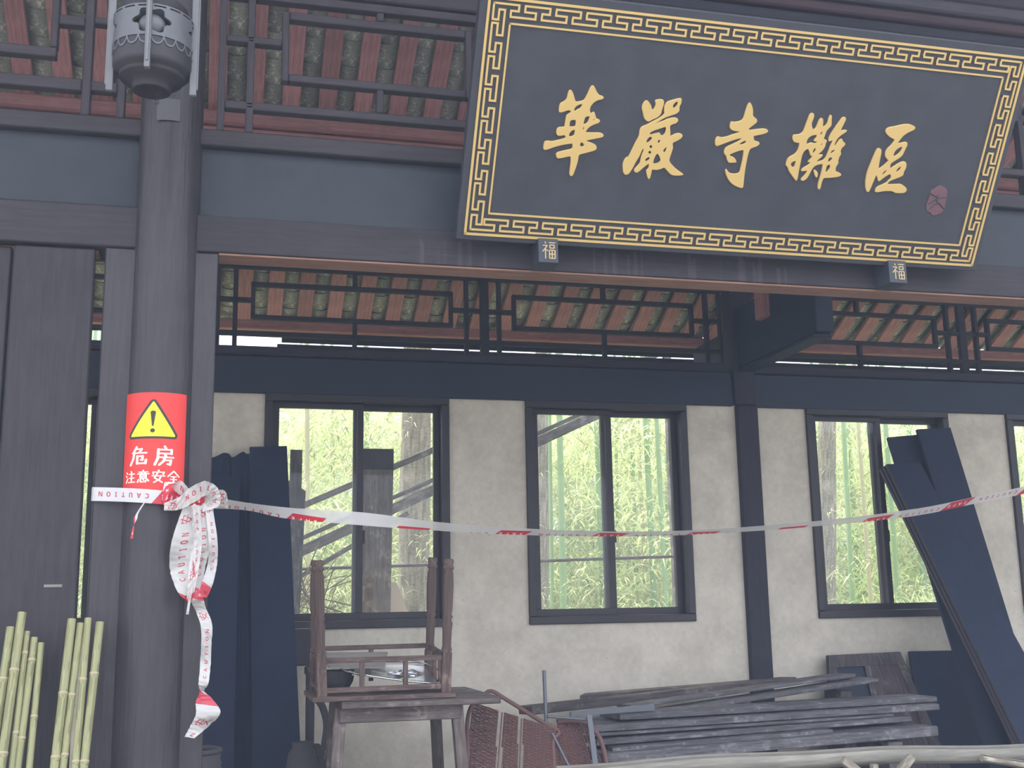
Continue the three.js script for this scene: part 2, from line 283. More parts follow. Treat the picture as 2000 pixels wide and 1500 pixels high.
const beamTex = tex(1024, 128, (u, v) => { const x = u * 7, g = grain(x - Math.floor(x), v * 0.14), s = 0.66 + 0.22 * g; let d = 0; if ((x > 0.58 && x < 0.95) || (x > 1.35 && x < 2.15)) { const k = n5(u * 512, 3.5), top = n5(u * 512, 9.5); if (k > 0.6 && v < 0.3 + 0.7 * top) d = 0.9 * (k - 0.6) / 0.4 * (n5(u * 700, v * 40) * 0.7 + 0.5); } return [s + d, s + d, s + d]; });
{
  const b = bt('front_beam', box(-0.1, 2.842, -0.11, 7, 2.975, 0, 0, 0.006), S({ color: lin(0.056, 0.049, 0.057), map: beamTex, bumpMap: woodBump, bumpScale: 0.0015, roughness: 0.75 }), 'long dark beam under the black signboard, streaked with white drips', 'beam');
  const p = b.geometry.attributes.position, uv = b.geometry.attributes.uv; for (let i = 0; i < p.count; i++) uv.setXY(i, p.getX(i) / 7, (p.getY(i) - 2.842) / 0.133);
  add('raw_underside', box(-0.022, 2.833, -0.112, 7, 2.8425, -0.006, 0, 0.003), M.raw, b, 'raw brown underside of the beam');
}
bt('front_beam', [box(-2.9, 2.84, -0.11, -0.26, 2.99, 0, 0, 0.006)], M.beam, 'dark beam left of the column, over the plank wall', 'beam');
bt('frieze_board', box(-0.1, 2.975, -0.08, 7, 3.236, -0.035, 0, 0.003), M.panelF, 'slate blue frieze board right of the column, behind the signboard', 'panel');
bt('frieze_board', box(-2.9, 2.99, -0.08, -0.26, 3.25, -0.035, 0, 0.003), M.panelF, 'slate green frieze board left of the column', 'panel');
bt('frieze_rail', box(-0.1, 3.236, -0.09, 7, 3.3, -0.005, 0, 0.006), M.beam, 'dark rail between right frieze board and front lattice', 'rail');
bt('frieze_rail', box(-2.9, 3.25, -0.09, -0.26, 3.315, -0.005, 0, 0.006), M.beam, 'dark rail between left frieze board and left front lattice', 'rail');
function frontLattice(label, bars) { const t = thing('lattice_panel', label, 'lattice'); for (const [a, y0, b, y1] of bars) add('bar', box(a, y0, -0.055, b, y1, -0.015, undefined, 0.004), M.latticeF, t); return t; }
const FR = (o, m) => [[-0.043, 3.3, -0.017, 3.86], [0.057, 3.3, 0.084, 3.86], [0.181, 3.512, 0.207, 3.79], [0.207, 3.757, 0.87, 3.79], [0.207, 3.512, 0.87, 3.543], [0.87, 3.512, 0.897, 3.79], [0.897, 3.64, 1.09, 3.67], [-0.017, 3.388, 0.99, 3.42], [0.97, 3.3, 0.997, 3.86], [1.075, 3.3, 1.125, 3.86], [-0.017, 3.825, 1.09, 3.86], [-0.017, 3.648, 0.181, 3.676], [0.53, 3.79, 0.557, 3.825], [0.53, 3.42, 0.557, 3.512]].map(([a, b, c, d]) => (m ? [o - c, b, o - a, d] : [o + a, b, o + c, d]));
frontLattice('front lattice panel between the column and the black signboard', FR(0, false));
frontLattice('front lattice panel mostly hidden behind the black signboard', FR(2.255, true));
frontLattice('front lattice panel showing at the right end of the signboard', FR(2.345, false));
frontLattice('front lattice panel at the right edge of the picture', FR(4.65, true));
frontLattice('front lattice panel in the top left corner', [[-1.6, 3.523, -0.592, 3.56], [-0.615, 3.56, -0.59, 3.86], [-0.503, 3.315, -0.472, 3.86], [-0.59, 3.65, -0.503, 3.688], [-1.6, 3.405, -0.503, 3.45], [-0.472, 3.41, -0.385, 3.446], [-0.472, 3.665, -0.385, 3.69], [-0.385, 3.315, -0.357, 3.86], [-1.6, 3.825, -0.385, 3.86], [-1.2, 3.315, -1.17, 3.405]]);
bt('top_beam', box(-2.9, 3.86, -0.11, 7, 3.99, 0.0, 0, 0.008), M.beam, 'dark purplish beam along the top of the front lattices', 'beam');
bt('eave_board', box(-2.9, 3.99, -0.1, 7, 4.035, -0.01, 0, 0.004), wood(0.022, 0.022, 0.035), 'dark board over the top beam, just above the signboard', 'board');
bt('eave_purlin', box(-2.9, 4.035, -0.1, 7, 4.088, 0.012, 0, 0.012), wood(0.062, 0.034, 0.042), 'dull reddish strip above the right end of the signboard', 'beam');
bt('eave_plate', box(-2.9, 4.088, -0.1, 7, 4.15, 0.03, 0, 0.012), wood(0.07, 0.064, 0.078), 'greyish eave plate near the top right corner', 'beam');
bt('eave_beam', box(-2.9, 4.15, -0.1, 7, 4.4, 0.02, 0, 0.012), wood(0.035, 0.032, 0.042), 'dark eave beam at the very top of the picture', 'beam');

// planks closing the left bay
const pl = (x0, x1, y1, z, label) => tag(add('wall_plank', box(x0, FL, z - 0.035, x1, y1, z, 1, 0.006), M.board), label, 'plank');
pl(-1.02, -0.695, 2.832, -0.03, 'dark wall plank at the left edge of the picture');
add('scratch', box(-0.53, 1.697, -0.013, -0.475, 1.706, -0.0105, 0, 0.001), M.stone, pl(-0.688, -0.428, 2.834, -0.012, 'wide dark wall plank behind the bamboo poles, left of the gap'), 'pale scratch in the paint');
bt('sill_strip', box(-2.9, 2.822, -0.1, -0.42, 2.84, -0.045, 0, 0.003), M.raw, 'raw brown strip under the left front beam', 'strip');
// ---------------------------------------------------------------- signboard: leans forward 32.5 degrees, lettering in 0.1 mm on its face
const GLYPH = {
  hua: [[[3233,5412,3195,5295,3192,5168,3155,5065,3066,4986,2982,4942,2942,4861,2949,4634,3040,4627,3154,4680,3274,4728,3344,4725,3406,4673,3317,4594,3241,4530,3241,4444,3231,4299,3237,4121,3008,4093,2957,4017,2962,3872,3025,3805,3150,3824,3262,3851,3311,3808,3329,3743,3141,3669,2835,3572,2682,3583,2580,3557,2554,3476,2560,3288,2648,3271,2906,3388,3254,3512,3581,3580,3620,3518,3629,3417,3581,3363,3375,3303,3038,3194,3094,3007,3230,3024,3495,3103,3591,3120,3627,2990,3636,2754,3638,2517,3666,2429,3721,2410,3769,2467,3827,2709,3870,2950,3874,3201,4116,3279,4396,3375,4497,3427,4497,3530,4425,3598,4246,3657,4105,3675,4085,3708,4141,3742,4408,3816,4645,3880,4705,3934,4658,3998,4562,4025,4318,4007,4013,3988,4031,4077,4133,4216,4302,4317,4448,4373,4492,4449,4430,4493,4335,4508,4288,4620,4224,4744,4170,4696,4122,4663,4052,4772,4061,4916,4160,5068,4298,5166,4460,5209,4505,5256,4460,5309,4335,5326,4230,5417,4151,5537,4076,5636,4016,5630,3970,5535,3909,5331,3820,5110,3676,5054,3500,5016,3436,5147,3369,5297,3294,5403]], [[3475,4765,3521,4869,3630,4950,3761,4990,3771,4920,3710,4814,3625,4778,3544,4705,3489,4709], [3383,4341,3436,4397,3585,4416,3623,4361,3630,4203,3591,4162,3411,4141,3379,4196], [3617,4086,3635,3957,3619,3854,3490,3794,3416,3817,3413,3910,3489,4017], [3919,4530,3989,4571,4097,4589,4099,4488,4054,4340,3956,4274,3894,4283,3890,4369], [3893,4181,3938,4191,3956,4129,3924,4074,3884,4094], [3868,3612,3939,3652,4024,3595,4050,3524,3965,3473,3875,3495], [4231,4485,4275,4503,4296,4462,4255,4429,4223,4441]]],
  yan: [[[6082,5290,6018,5203,5986,5056,6055,4888,6134,4691,6244,4598,6339,4591,6422,4657,6624,4762,6729,4887,6741,5034,6778,5241,6758,5355,6689,5392,6521,5369,6449,5328,6500,5216,6475,5084,6427,5001,6364,5001,6309,5142,6195,5262,6142,5301], [6834,5188,6904,5325,7080,5398,7348,5489,7418,5486,7434,5328,7382,5207,7411,5048,7317,4953,7140,4879,6935,4788,6792,4703,6597,4554,6603,4520,6719,4579,6895,4653,7038,4738,7250,4795,7379,4782,7429,4713,7376,4620,7227,4563,7138,4497,7183,4309,7228,4105,7299,4156,7444,4236,7584,4259,7690,4203,7674,4112,7548,4013,7388,3925,7348,3877,7399,3732,7374,3551,7331,3337,7334,3232,7452,3106,7675,2941,7994,2783,7871,2743,7616,2724,7481,2759,7330,2885,7198,2996,7066,2925,6914,2877,6722,2884,6718,2717,6698,2549,6654,2525,6586,2647,6524,2824,6593,2889,6610,2981,6583,3099,6421,2966,6233,2757,6144,2720,6074,2760,6062,2834,6168,2962,6245,3073,6253,3313,6312,3526,6282,3613,6227,3564,6170,3336,6052,3088,5976,2872,5869,2654,5750,2609,5659,2683,5594,2993,5633,3145,5683,3224,5772,3261,5837,3444,5942,3764,6054,4039,6047,4274,6094,4366,6297,4470,6465,4587,6694,4724,6832,4838,6881,4915,6843,5043]], [[7129,5214,7188,5321,7287,5387,7296,5286,7229,5179,7163,5144], [6423,4187,6579,4288,6816,4382,6993,4455,7017,4354,6989,4204,6905,4138,6838,4162,6792,4241,6656,4206,6448,4130], [6347,3886,6379,3977,6461,4052,6543,4035,6511,3943,6401,3846,6354,3842], [6781,3936,6837,3979,6862,3927,6841,3866,6785,3862], [6602,3704,6592,3666,6555,3647,6512,3659,6490,3695,6500,3734,6537,3753,6579,3740], [6596,3498,6585,3459,6548,3441,6506,3453,6483,3489,6493,3528,6530,3547,6573,3534], [7043,3614,7096,3678,7149,3742,7148,3653,7113,3545,7051,3570], [6411,3221,6463,3285,6568,3323,6569,3263,6509,3198,6427,3162], [6731,3110,6737,3261,6791,3415,6838,3473,6922,3395,7004,3252,6960,3173,6842,3113]]],
  si: [[[10062,5576,10009,5461,9976,5250,9957,5040,9916,4939,9821,4880,9647,4832,9494,4839,9469,4733,9493,4610,9582,4547,9740,4524,9891,4531,9872,4473,9645,4384,9421,4281,9246,4239,9153,4245,9073,4267,9011,4191,9008,4079,9041,3955,9099,3925,9234,3984,9486,4103,9769,4225,9942,4281,10035,4275,9961,4184,9741,4053,9519,3936,9442,3859,9424,3745,9469,3640,9537,3611,9594,3474,9679,3357,9846,3373,9973,3388,9934,3471,9823,3563,9678,3594,9643,3648,9747,3713,9973,3817,10184,3876,10209,3721,10218,3522,10208,3263,10203,3061,10156,2986,9993,2944,9804,2959,9698,3023,9637,3099,9608,3088,9654,2934,9764,2769,9899,2634,10075,2531,10356,2455,10428,2484,10404,2729,10377,3045,10369,3390,10377,3734,10416,3923,10499,3972,10670,4043,10753,4121,10727,4189,10604,4214,10508,4228,10490,4312,10443,4393,10558,4436,10822,4503,10977,4578,10996,4636,10923,4687,10783,4689,10485,4636,10279,4591,10197,4612,10256,4701,10388,4811,10489,4917,10472,5000,10367,5061,10277,5123,10250,5302,10197,5436,10112,5553]], [[9944,4041,10030,4147,10198,4232,10221,4149,10167,4082,10022,4033]]],
  tan: [[[12605,5416,12540,5359,12507,5159,12464,4929,12431,4727,12329,4619,12150,4576,12057,4568,12042,4453,12116,4330,12242,4303,12367,4308,12380,4180,12356,4005,12275,3869,12107,3770,12017,3676,11989,3515,11999,3429,12083,3377,12161,3238,12324,3075,12444,2967,12543,2881,12563,3005,12552,3267,12551,3558,12550,3848,12605,4025,12742,4122,12823,4042,12909,3876,13006,3869,12967,3764,12855,3625,12964,3634,12949,3560,12871,3481,12718,3382,12659,3290,12703,3264,12879,3307,12917,3280,12855,3129,12730,2974,12743,2916,12825,2907,12947,3004,13028,3215,13083,3395,13183,3519,13330,3574,13485,3601,13505,3515,13511,3281,13485,3044,13475,2807,13503,2662,13565,2631,13588,2697,13591,2934,13637,3085,13860,3101,14172,3154,14321,3209,14323,3268,14214,3319,14060,3352,14035,3526,14112,3678,14075,3763,14089,3910,14141,4030,14085,4128,14118,4261,14233,4386,14184,4454,14095,4490,14058,4574,13980,4568,13921,4476,13860,4327,13792,4278,13784,4379,13847,4586,13962,4710,14164,4870,14169,4914,14056,4919,13928,4851,13932,4966,14004,5200,14036,5331,13974,5391,13885,5361,13785,5182,13675,4973,13547,4705,13511,4558,13550,4446,13656,4512,13694,4487,13647,4281,13606,4046,13558,3839,13458,3715,13307,3675,13175,3621,13231,3727,13399,3900,13374,3941,13251,3917,13182,3941,13316,4052,13417,4234,13416,4378,13446,4452,13405,4492,13289,4511,13310,4628,13342,4831,13425,4952,13499,5044,13439,5295,13435,5379,13379,5417,13340,5315,13339,5116,13256,4995,13156,4944,13136,5099,13104,5238,13032,5274,12971,5198,12932,5025,12911,4909,12809,4801,12718,4921,12671,5059,12710,5233,12716,5346,12669,5413], [13191,3345,13279,3308,13366,3212,13352,3064,13272,3131,13172,3314]], [[12625,4429,12692,4549,12832,4632,13000,4660,13007,4560,12924,4439,12946,4412,13074,4408,13043,4333,12934,4325,12834,4345,12719,4293,12641,4244], [13106,4683,13133,4771,13205,4805,13209,4720,13147,4643], [13232,4277,13247,4350,13306,4369,13297,4296,13253,4255], [12955,4024,12979,4127,13048,4176,13092,4121,13043,3987,12987,3954], [12151,3498,12226,3591,12357,3645,12370,3515,12351,3383,12242,3375], [13688,4038,13731,4129,13847,4181,13864,4110,13786,4032,13698,3996], [13668,3848,13788,3886,13840,3803,13753,3694,13664,3658], [13654,3292,13647,3526,13725,3605,13815,3568,13826,3451,13767,3359,13720,3282]]],
  qu: [[[16563,5341,16366,5294,16139,5223,15876,5160,15794,5077,15800,4985,15892,4899,16035,4818,16171,4767,16243,4758,16246,4680,16165,4518,16042,4383,15988,4254,16010,4099,16107,3997,16192,3940,16147,3843,16036,3724,15922,3620,15842,3589,15820,3676,15808,3927,15799,4239,15758,4329,15662,4362,15591,4301,15538,4093,15469,3743,15409,3424,15426,3077,15495,2827,15575,2689,15647,2685,15686,2809,15726,3003,15774,3229,15811,3365,15888,3270,15962,3116,16037,3169,16179,3307,16359,3432,16430,3405,16476,3281,16389,3179,16339,3096,16185,3005,15997,2911,15930,2827,15923,2714,16015,2698,16316,2774,16595,2794,16709,2770,16791,2728,17109,2744,17223,2791,17243,2889,17177,2965,16950,3077,16742,3052,16464,3025,16338,3032,16428,3166,16586,3242,16841,3356,16947,3428,16944,3571,16995,3718,16971,3874,16881,3946,16763,3922,16609,3831,16491,3743,16416,3690,16349,3605,16304,3713,16300,3823,16408,3926,16587,4050,16715,4170,16775,4410,16821,4570,16797,4662,16704,4680,16542,4626,16393,4589,16445,4727,16569,4924,16743,5062,16930,5155,16995,5238,16927,5295,16738,5347]], [[16330,4156,16359,4315,16482,4450,16639,4525,16654,4401,16573,4237,16429,4116,16352,4110], [16033,3391,16079,3490,16176,3592,16212,3563,16177,3450,16093,3364], [16600,3529,16637,3659,16751,3763,16799,3719,16758,3604,16656,3517]]],
  seal: [[[18647,3136,18545,3047,18455,2976,18344,2920,18348,2774,18329,2578,18292,2314,18363,2122,18524,2068,18668,1946,18839,1990,19033,2086,19100,2238,19082,2565,19063,2825,19014,3000,18822,3100]], []],
  sealmark: [[[18339,2806,18727,2654,19037,2725], [18360,2400,18629,2615,18678,2765], [18637,2583,19100,2238], [18453,2194,18615,2402,18781,2462]], []],
};
function toShape(flat, soft = true, path = new THREE.Path()) {
  let p = []; for (let i = 0; i < flat.length; i += 2) p.push([flat[i] / 1e4, flat[i + 1] / 1e4]);
  if (soft) { const q = []; p.forEach((a, i) => { const b = p[(i + 1) % p.length]; q.push([a[0] * 0.8 + b[0] * 0.2, a[1] * 0.8 + b[1] * 0.2], [a[0] * 0.2 + b[0] * 0.8, a[1] * 0.2 + b[1] * 0.8]); }); p = q; }
  path.setFromPoints(p.map((a) => new THREE.Vector2(...a))); return path;
}
const glyphGeo = ([outs, holes], depth = 0.006) => {
  const shapes = outs.map((o) => toShape(o, true, new THREE.Shape()));
  const inside = (poly, x, y) => { let c = false; for (let i = 0, j = poly.length - 1; i < poly.length; j = i++) if ((poly[i].y > y) !== (poly[j].y > y) && x < (poly[j].x - poly[i].x) * (y - poly[i].y) / (poly[j].y - poly[i].y) + poly[i].x) c = !c; return c; };
  for (const h of holes) { const x = h.reduce((s, v, i) => s + (i % 2 ? 0 : v), 0) / h.length * 2 / 1e4, y = h.reduce((s, v, i) => s + (i % 2 ? v : 0), 0) / h.length * 2 / 1e4;
    (shapes.find((s) => inside(s.getPoints(), x, y)) ?? shapes[0]).holes.push(toShape(h)); }
  return new THREE.ExtrudeGeometry(shapes, { depth, bevelEnabled: true, bevelSize: 0.0015, bevelThickness: 0.0015, bevelSegments: 1 });
};
// flat strip of rectangular section along a polyline in the board's plane, mitred corners
function strip(pts, w, z0, z1) {
  const out = [];
  for (let i = 0; i < pts.length - 1; i++) { const [a, b] = [pts[i], pts[i + 1]], h = w / 2; out.push(new THREE.BoxGeometry(Math.abs(b[0] - a[0]) + w, Math.abs(b[1] - a[1]) + w, z1 - z0).translate((a[0] + b[0]) / 2, (a[1] + b[1]) / 2, (z0 + z1) / 2 + (i % 2) * 0.0002)); }
  return merge(out);
}
{
  const W = 2.1033, H = 0.8249, t = thing('signboard', 'large black signboard with five gold characters and a gold meander border, leaning forward', 'sign');
  t.position.set(0.8326, 2.9324, 0.09); t.rotation.x = THREE.MathUtils.degToRad(32.5);
  add('board', box(-0.0265, -0.021, -0.045, W + 0.025, H + 0.03, 0, 0, 0.006), M.sign, t);
  const z1 = 0.005;
  const rect = (m, w) => [[[m, m], [W - m, m]], [[W - m, m], [W - m, H - m]], [[m, H - m], [W - m, H - m]], [[m, m], [m, H - m]]].map((l) => strip(l, w, -0.001, z1));
  for (const g of rect(0.0045, 0.0088)) add('outer_line', g, M.gold, t);
  for (const g of rect(0.0835, 0.0064)) add('inner_line', g, M.gold, t);
  // meander: s runs along a side, d is the distance from the edge
  const path = (L, n) => { const e = 0.0215, m = 0.0415, q = 0.0615, P = (L - 2 * e) / (n - 0.2), k = P / 0.11, o = [[e, e]];
    for (let i = 0; i < n; i++) { const s = e + i * P; if (i === n - 1) { o.push([L - e, e]); break; } o.push([s + 0.088 * k, e], [s + 0.088 * k, m], [s + 0.061 * k, m], [s + 0.061 * k, q], [s + 0.149 * k, q], [s + 0.149 * k, m], [s + 0.11 * k, m], [s + 0.11 * k, e]); }
    return o; };
  const sw = 0.007;
  add('meander_border', strip(path(W, 19).map(([s, d]) => [s, H - d]), sw, -0.001, z1), M.gold, t);
  add('meander_border', strip(path(W, 19).map(([s, d]) => [W - s, d]), sw, -0.001, z1), M.gold, t);
  const side = (L, n) => { const e = 0.0215, m = 0.0415, q = 0.0615, k = (L - 2 * e) / ((n - 1) * 0.1115 + 0.125), o = [[e, e], [e + 0.054 * k, e], [e + 0.054 * k, m], [e + 0.02 * k, m], [e + 0.02 * k, q]];
    for (let i = 0; i < n; i++) { const s = e + (0.02 + i * 0.1115) * k; o.push([s + 0.085 * k, q], [s + 0.085 * k, m]); if (i === n - 1) o.push([L - e - 0.054 * k, m], [L - e - 0.054 * k, e], [L - e, e]); else o.push([s + 0.046 * k, m], [s + 0.046 * k, e], [s + 0.142 * k, e], [s + 0.142 * k, m], [s + 0.1115 * k, m], [s + 0.1115 * k, q]); }
    return o; };
  add('meander_border', strip(side(H, 7).map(([s, d]) => [d, H - s]), sw, -0.001, z1), M.gold, t);
  add('meander_border', strip(side(H, 7).map(([s, d]) => [W - d, s]), sw, -0.001, z1), M.gold, t);
  for (const k of ['hua', 'yan', 'si', 'tan', 'qu']) { const m = add('character', glyphGeo(GLYPH[k]), M.gold, t); m.position.z = -0.001; }
  const s = add('seal', glyphGeo(GLYPH.seal, 0.003), M.seal, t, 'dull red seal stamp'); s.position.z = -0.001;
  add('seal_mark', GLYPH.sealmark[0].flatMap((l) => { const o = []; for (let i = 0; i < l.length - 2; i += 2) o.push(bar([l[i] / 1e4, l[i + 1] / 1e4, 0.004], [l[i + 2] / 1e4, l[i + 3] / 1e4, 0.004], 0.003, 0.003, 6)); return o; }), M.sign, s);
}
// brush characters as polylines in a box of 100 units (y down)
const STROKES = {
  wei: [[38, 5, 20, 34], [36, 15, 66, 15, 56, 32], [14, 35, 92, 35], [25, 35, 20, 66, 5, 96], [44, 52, 72, 52, 72, 71, 62, 71], [44, 52, 44, 89, 88, 89, 90, 72]],
  fang: [[50, 2, 56, 12], [20, 18, 84, 18, 84, 38, 20, 38], [20, 18, 18, 65, 5, 96], [52, 43, 57, 52], [28, 58, 95, 58], [52, 58, 46, 78, 26, 97], [50, 73, 82, 73, 78, 95, 65, 92]],
  zhu: [[10, 12, 20, 22], [5, 38, 15, 46], [8, 92, 24, 62], [58, 5, 66, 16], [38, 25, 92, 25], [64, 25, 64, 90], [42, 57, 88, 57], [33, 90, 97, 90]],
  yi: [[50, 0, 50, 10], [15, 12, 85, 12], [34, 16, 38, 25], [64, 16, 60, 25], [5, 27, 95, 27], [28, 35, 72, 35, 72, 61, 28, 61, 28, 35], [28, 48, 72, 48], [15, 73, 8, 92], [32, 69, 32, 91, 70, 91, 72, 80], [50, 67, 56, 77], [80, 69, 92, 84]],
  an: [[50, 0, 50, 12], [12, 28, 12, 14, 88, 14, 84, 30], [42, 22, 22, 60, 78, 95], [68, 42, 58, 70, 18, 96], [5, 44, 96, 44]],
  quan: [[50, 2, 6, 46], [50, 2, 95, 46], [28, 47, 72, 47], [24, 69, 76, 69], [8, 93, 92, 93], [50, 47, 50, 93]],
  fu: [[22, 2, 31, 13], [8, 24, 40, 24, 6, 60], [26, 42, 26, 99], [32, 46, 43, 56], [50, 7, 96, 7], [58, 20, 88, 20, 88, 38, 58, 38, 58, 20], [54, 50, 93, 50, 93, 97, 54, 97, 54, 50], [54, 73, 93, 73], [73, 50, 73, 97]],
};
function brush(c, k, x, y, s, w, sy = s) { c.lineWidth = w; c.lineCap = 'round'; for (const l of STROKES[k]) for (let i = 0; i < l.length - 2; i += 2) { const dx = l[i + 2] - l[i], dy = l[i + 3] - l[i + 1]; c.lineWidth = w * (0.72 + 0.42 * Math.abs(dy) / Math.hypot(dx, dy)); c.beginPath(); c.moveTo(x + l[i] * s / 100, y + l[i + 1] * sy / 100); c.lineTo(x + l[i + 2] * s / 100, y + l[i + 3] * sy / 100); c.stroke(); } }
for (const [x0, x1, label] of [[1.108, 1.184, 'small carved bracket block under the left part of the signboard'], [2.545, 2.624, 'small carved bracket block under the right part of the signboard']]) {
  const t = thing('sign_bracket', label, 'bracket'); t.position.set(x0, 2.84, 0);
  const w = x1 - x0, h = 0.092;
  add('block', box(0, 0, -0.01, w, h, 0.105, 1, 0.003), lacquer(0.05, 0.06, 0.075), t);
  const g = []; for (const l of STROKES.fu) for (let i = 0; i < l.length - 2; i += 2) { const q = (k) => [0.012 + l[k] / 100 * (w - 0.022), h - 0.012 - l[k + 1] / 100 * (h - 0.026), 0.106]; g.push(bar(q(i), q(i + 2), 0.0026, 0.0026, 6)); }
  add('character', g, M.goldDull, t);
}

// ---------------------------------------------------------------- carved hanging post in front of the column
{
  const t = thing('hanging_lantern_post', 'pale grey carved drum with vertical fins hanging before the top of the column', 'carving');
  t.position.set(-0.232, 3.165, 0.55);
  const prof = [[0, 0.012], [0.04, 0.008], [0.05, 0.0], [0.058, 0.004], [0.06, 0.022], [0.076, 0.026], [0.08, 0.034], [0.093, 0.038], [0.097, 0.046], [0.097, 0.054], [0.112, 0.06], [0.1165, 0.075], [0.1165, 0.135], [0.108, 0.135], [0.1, 0.14]];
  const core = add('drum', [new THREE.LatheGeometry(prof.map((p) => new THREE.Vector2(...p)), 48), new THREE.LatheGeometry([[0.1, 0.135], [0.09, 0.15], [0.092, 0.23], [0.085, 0.25], [0.1, 0.27], [0.09, 0.28], [0.06, 0.3], [0.055, 0.34], [0.075, 0.4], [0.08, 0.7]].map((p) => new THREE.Vector2(...p)), 48)], M.silverDark, t, 'darker turned core of the drum');
  // openwork shell: a scalloped band with a cloud-shaped opening round every fin
  const Ro = 0.119, Ri = 0.107, NA = 600, NY = 110, y0 = 0.098, y1 = 0.232, pos = [];
  const solid = (i, j) => {
    if (j < 0 || j >= NY) return false;
    const a = (((i + 0.5) / NA) % 1) * 8 * Math.PI / 2, u = ((a / Math.PI) % 1 + 1) % 1, f = (j + 0.5) / NY, y = y0 + f * (y1 - y0), du = Math.min(u, 1 - u) * 2;   // four bays
    if (f < 0.25) { const s = (u * 5) % 1, d = (2 * s - 1) ** 2 * 1.02 + ((f - 0.25) / 0.2) ** 2; return d > 0.74 && d < 1.1; }
    const oy = (f - 0.6) / 0.3, ox = du / 0.6, lob = 0.13 * Math.cos(6 * Math.atan2(oy, ox));
    if (Math.hypot(ox, oy) < 0.92 + lob) return false;
    if (f > 0.93 && f < 0.965) { const s = (u * 4) % 1; if (s > 0.12 && s < 0.88) return false; }
    return true;
  };
  const P = (i, j, r) => { const a = i / NA * 2 * Math.PI; return [Math.sin(a) * r, y0 + j / NY * (y1 - y0), Math.cos(a) * r]; };
  const quad = (a, b, c, d) => pos.push(...a, ...b, ...c, ...a, ...c, ...d);
  for (let i = 0; i < NA; i++) for (let j = 0; j < NY; j++) {
    if (!solid(i, j)) continue;
    quad(P(i, j, Ro), P(i + 1, j, Ro), P(i + 1, j + 1, Ro), P(i, j + 1, Ro));
    if (!solid(i + 1, j)) quad(P(i + 1, j, Ro), P(i + 1, j, Ri), P(i + 1, j + 1, Ri), P(i + 1, j + 1, Ro));
    if (!solid(i - 1 + NA, j)) quad(P(i, j, Ro), P(i, j + 1, Ro), P(i, j + 1, Ri), P(i, j, Ri));
    if (!solid(i, j + 1)) quad(P(i, j + 1, Ro), P(i + 1, j + 1, Ro), P(i + 1, j + 1, Ri), P(i, j + 1, Ri));
    if (!solid(i, j - 1)) quad(P(i, j, Ro), P(i, j, Ri), P(i + 1, j, Ri), P(i + 1, j, Ro));
  }
  const g = new THREE.BufferGeometry(); g.setAttribute('position', new THREE.Float32BufferAttribute(pos, 3)); g.computeVertexNormals(); metricUV(g, 1);
  add('carved_shell', g, M.silver, t, 'pale openwork shell with scalloped lower edge');
  for (let k = 0; k < 4; k++) { const f = [new RoundedBoxGeometry(0.017, 0.72, 0.022, 1, 0.004).translate(0, 0.36, 0.122), new RoundedBoxGeometry(0.008, 0.7, 0.006, 1, 0.002).translate(0, 0.37, 0.134)];
    for (const q of f) { metricUV(q, 1); q.rotateY(k * Math.PI / 2 - 0.06); if (k % 2) q.translate(0, -0.004, 0); else q.translate(0, 0.02, 0); } add('fin', f, M.finSilver, t); }
  for (let k = 0; k < 4; k++) add('boss', metricUV(new THREE.SphereGeometry(1, 28, 18).scale(0.04, 0.036, 0.03).translate(0, 0.174, 0.088).rotateY(k * Math.PI / 2), 1), M.silver, core);
  for (const a of [-0.47, 0.47]) add('gilt_flower', new THREE.IcosahedronGeometry(0.008, 1).translate(Math.sin(a) * 0.1, 0.172, Math.cos(a) * 0.1), M.goldEdge, core);
}
tag(add('paper_patch', metricUV(new THREE.CylinderGeometry(0.114, 0.114, 0.08, 12, 1, true, -0.42, 0.7).translate(-0.197, 3.325, -0.04), 1), M.paper), 'faded pale paper patch on the column under the carved drum', 'paper');

// ---------------------------------------------------------------- warning sticker round the column
{
  const c = document.createElement('canvas'); c.width = 512; c.height = 800; const x = c.getContext('2d');
  const r = x.createLinearGradient(0, 0, 0, 800); x.fillStyle = '#d63a34'; x.fillRect(0, 0, 512, 800);
  x.lineJoin = 'round'; const tri = () => { x.beginPath(); x.moveTo(256, 86); x.lineTo(412, 350); x.lineTo(92, 350); x.closePath(); };
  x.strokeStyle = '#33302c'; x.fillStyle = '#33302c'; x.lineWidth = 56; tri(); x.stroke(); x.fill(); x.strokeStyle = x.fillStyle = '#eef02e'; x.lineWidth = 18; tri(); x.stroke(); x.fill();
  x.fillStyle = '#33302c'; x.beginPath(); x.moveTo(236, 160); x.quadraticCurveTo(256, 140, 276, 160); x.lineTo(262, 276); x.lineTo(250, 276); x.closePath(); x.fill(); x.beginPath(); x.arc(256, 312, 17, 0, 7); x.fill();
  x.strokeStyle = '#fbf3ea'; brush(x, 'wei', 84, 438, 148, 17, 155); brush(x, 'fang', 274, 438, 148, 17, 155);
  ['zhu', 'yi', 'an', 'quan'].forEach((k, i) => brush(x, k, 42 + i * 110, 634, 98, 11, 100));
  const t = new THREE.CanvasTexture(c); t.colorSpace = THREE.SRGBColorSpace;
  const a0 = -1.13, a1 = 0.86, g = new THREE.CylinderGeometry(0.1155, 0.1158, 0.327, 32, 1, true, a0, a1 - a0); g.translate(-0.197, 2.1625, -0.04);
  tag(add('warning_sticker', g, S({ map: t, roughness: 0.55, side: THREE.DoubleSide })), 'red warning sticker with yellow triangle and white characters on the column', 'sign');
}

